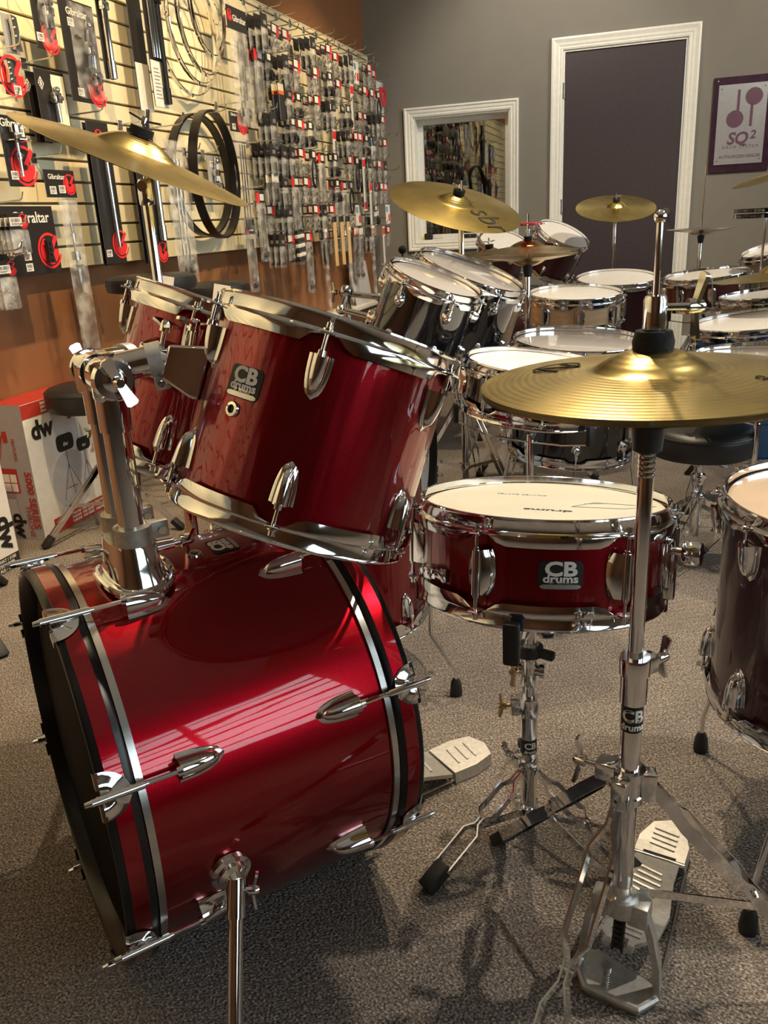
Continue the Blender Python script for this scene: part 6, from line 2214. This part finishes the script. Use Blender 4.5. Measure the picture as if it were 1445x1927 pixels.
decal(bx, (X0 + .016, .07), (X0 + .05, .15), M_PRINTGREY, Mf @ T(0, -.0006, 0), 'pale_panel')
lettering(bx, '5000 SERIES', .040, M_DWRED, T(.047, -.0006, .150) @ RY(PI / 2), .03, 1.0, 1.05)
lettering(bx, 'THRONE', .030, M_DWRED, T(.020, -.0006, .070) @ RY(PI / 2), .0, 1.0)
lettering(bx, 'dw', .075, M_BLACKINK, T(-.028, -.0006, .052) @ RY(PI / 2), .035)
lettering(bx, 'FEATURES', .018, M_DWRED, T(.012, -.0006, .335) @ RY(PI / 2), .0)
mb = MB()
mb.box((-.028, -.0016, .360), (-.008, -.0011, .400))
mb.build('print_throne_seat', M_DWRED, bx, smooth=0)
mb = MB()
for a_, b_ in (((-.07, .30), (-.03, .385)), ((-.055, .30), (-.03, .385)), ((-.03, .385), (-.012, .385))): mb.strip([(a_[0], -.0014, a_[1]), (b_[0], -.0014, b_[1])], (0, 1, 0), .0005, .003)
mb.build('print_throne_legs', M_DWRED, bx, smooth=0)
# long side
decal(bx, (0, HB - .052), (.46, HB - .002), M_DWRED, Ms, 'red_band')
for k in range(3): lettering(bx, '5000 SERIES  THRONE  5000 SERIES', .0135, M_DWWHITE, Ms @ T(.20, -.0006, HB - .014 - .0135 * k), .02)
mb = MB()
mb.add([(.0, -.0008, .004), (.46, -.0008, .004), (.46, -.0008, .095), (.0, -.0008, .004)][:3], [(0, 1, 2)], Ms)
decal(bx, (0.06, .003), (.46, .058), M_DWRED, Ms, 'red_band')
for k in range(3): lettering(bx, 'THRONE  5000 SERIES  THRONE  5000', .0135, M_DWWHITE, Ms @ T(.27, -.0006, .045 - .0145 * k), .02)
lettering(bx, 'dw', .090, M_BLACKINK, Ms @ T(.085, -.0006, .390), .04)
lettering(bx, '5000', .060, M_DWRED, Ms @ T(.285, -.0006, .412), .02)
MB().lathe([(0, 0), (.11, 0), (.11, .0004), (0, .0004)], 40, Ms @ T(.20, -.0003, .17) @ RX(PI / 2)).build('pale_disc', M_PRINTGREY, bx, smooth=0)
for (cx, cz, k) in ((.19, .315, 1.0), (.29, .285, .8)):
    mb = MB()
    P_ = rrect(.095 * k, .062 * k, .02 * k, 4)
    mb.prism(P_, 0, .0005, Ms @ T(cx, -.0012, cz) @ RX(PI / 2))
    mb.build('print_throne_seat', M_BLACKINK, bx, smooth=0)
    mb = MB()
    for (x0_, z0_, x1_, z1_) in ((0, -.03, 0, -.10), (0, -.08, -.05, -.21), (0, -.08, .055, -.19), (0, -.09, .01, -.20), (-.03, -.17, .03, -.17)):
        mb.strip([Ms @ V((cx + x0_ * k, -.0012, cz + z0_ * k)), Ms @ V((cx + x1_ * k, -.0012, cz + z1_ * k))], (1, 0, 0), .0006, .0035 * k)
    mb.build('print_throne_legs', M_GREYINK, bx, smooth=0)
    lettering(bx, 'dw', .022 * k, M_WHITEINK, Ms @ T(cx, -.0014, cz - .006), .03)

b2 = thing('pedal_carton', 'white carton with black lettering next to the throne carton', 'carton', T(-2.085, 1.70, 0))
MB().rbox((-.105, 0, .001), (.105, .35, .52), .002, seg=1).build('carton_body', M_DWWHITE, b2, smooth=0)
Mb = Matrix(((0, -1, 0, .105), (1, 0, 0, 0), (0, 0, 1, 0), (0, 0, 0, 1)))
decal(b2, (.20, .004), (.348, .052), M_BLACKCARD, Mb, 'black_label')
for k in range(3): lettering(b2, ('HI-HAT / 3100', 'TECH 3100', 'ALE / 3100')[k], .0150, M_DWWHITE, Mb @ T(.285, -.0006, .042 - k * .0150), .02)
lettering(b2, 'dw', .090, M_BLACKINK, Mb @ T(.310, -.0004, .130) @ RY(PI / 2), .04)
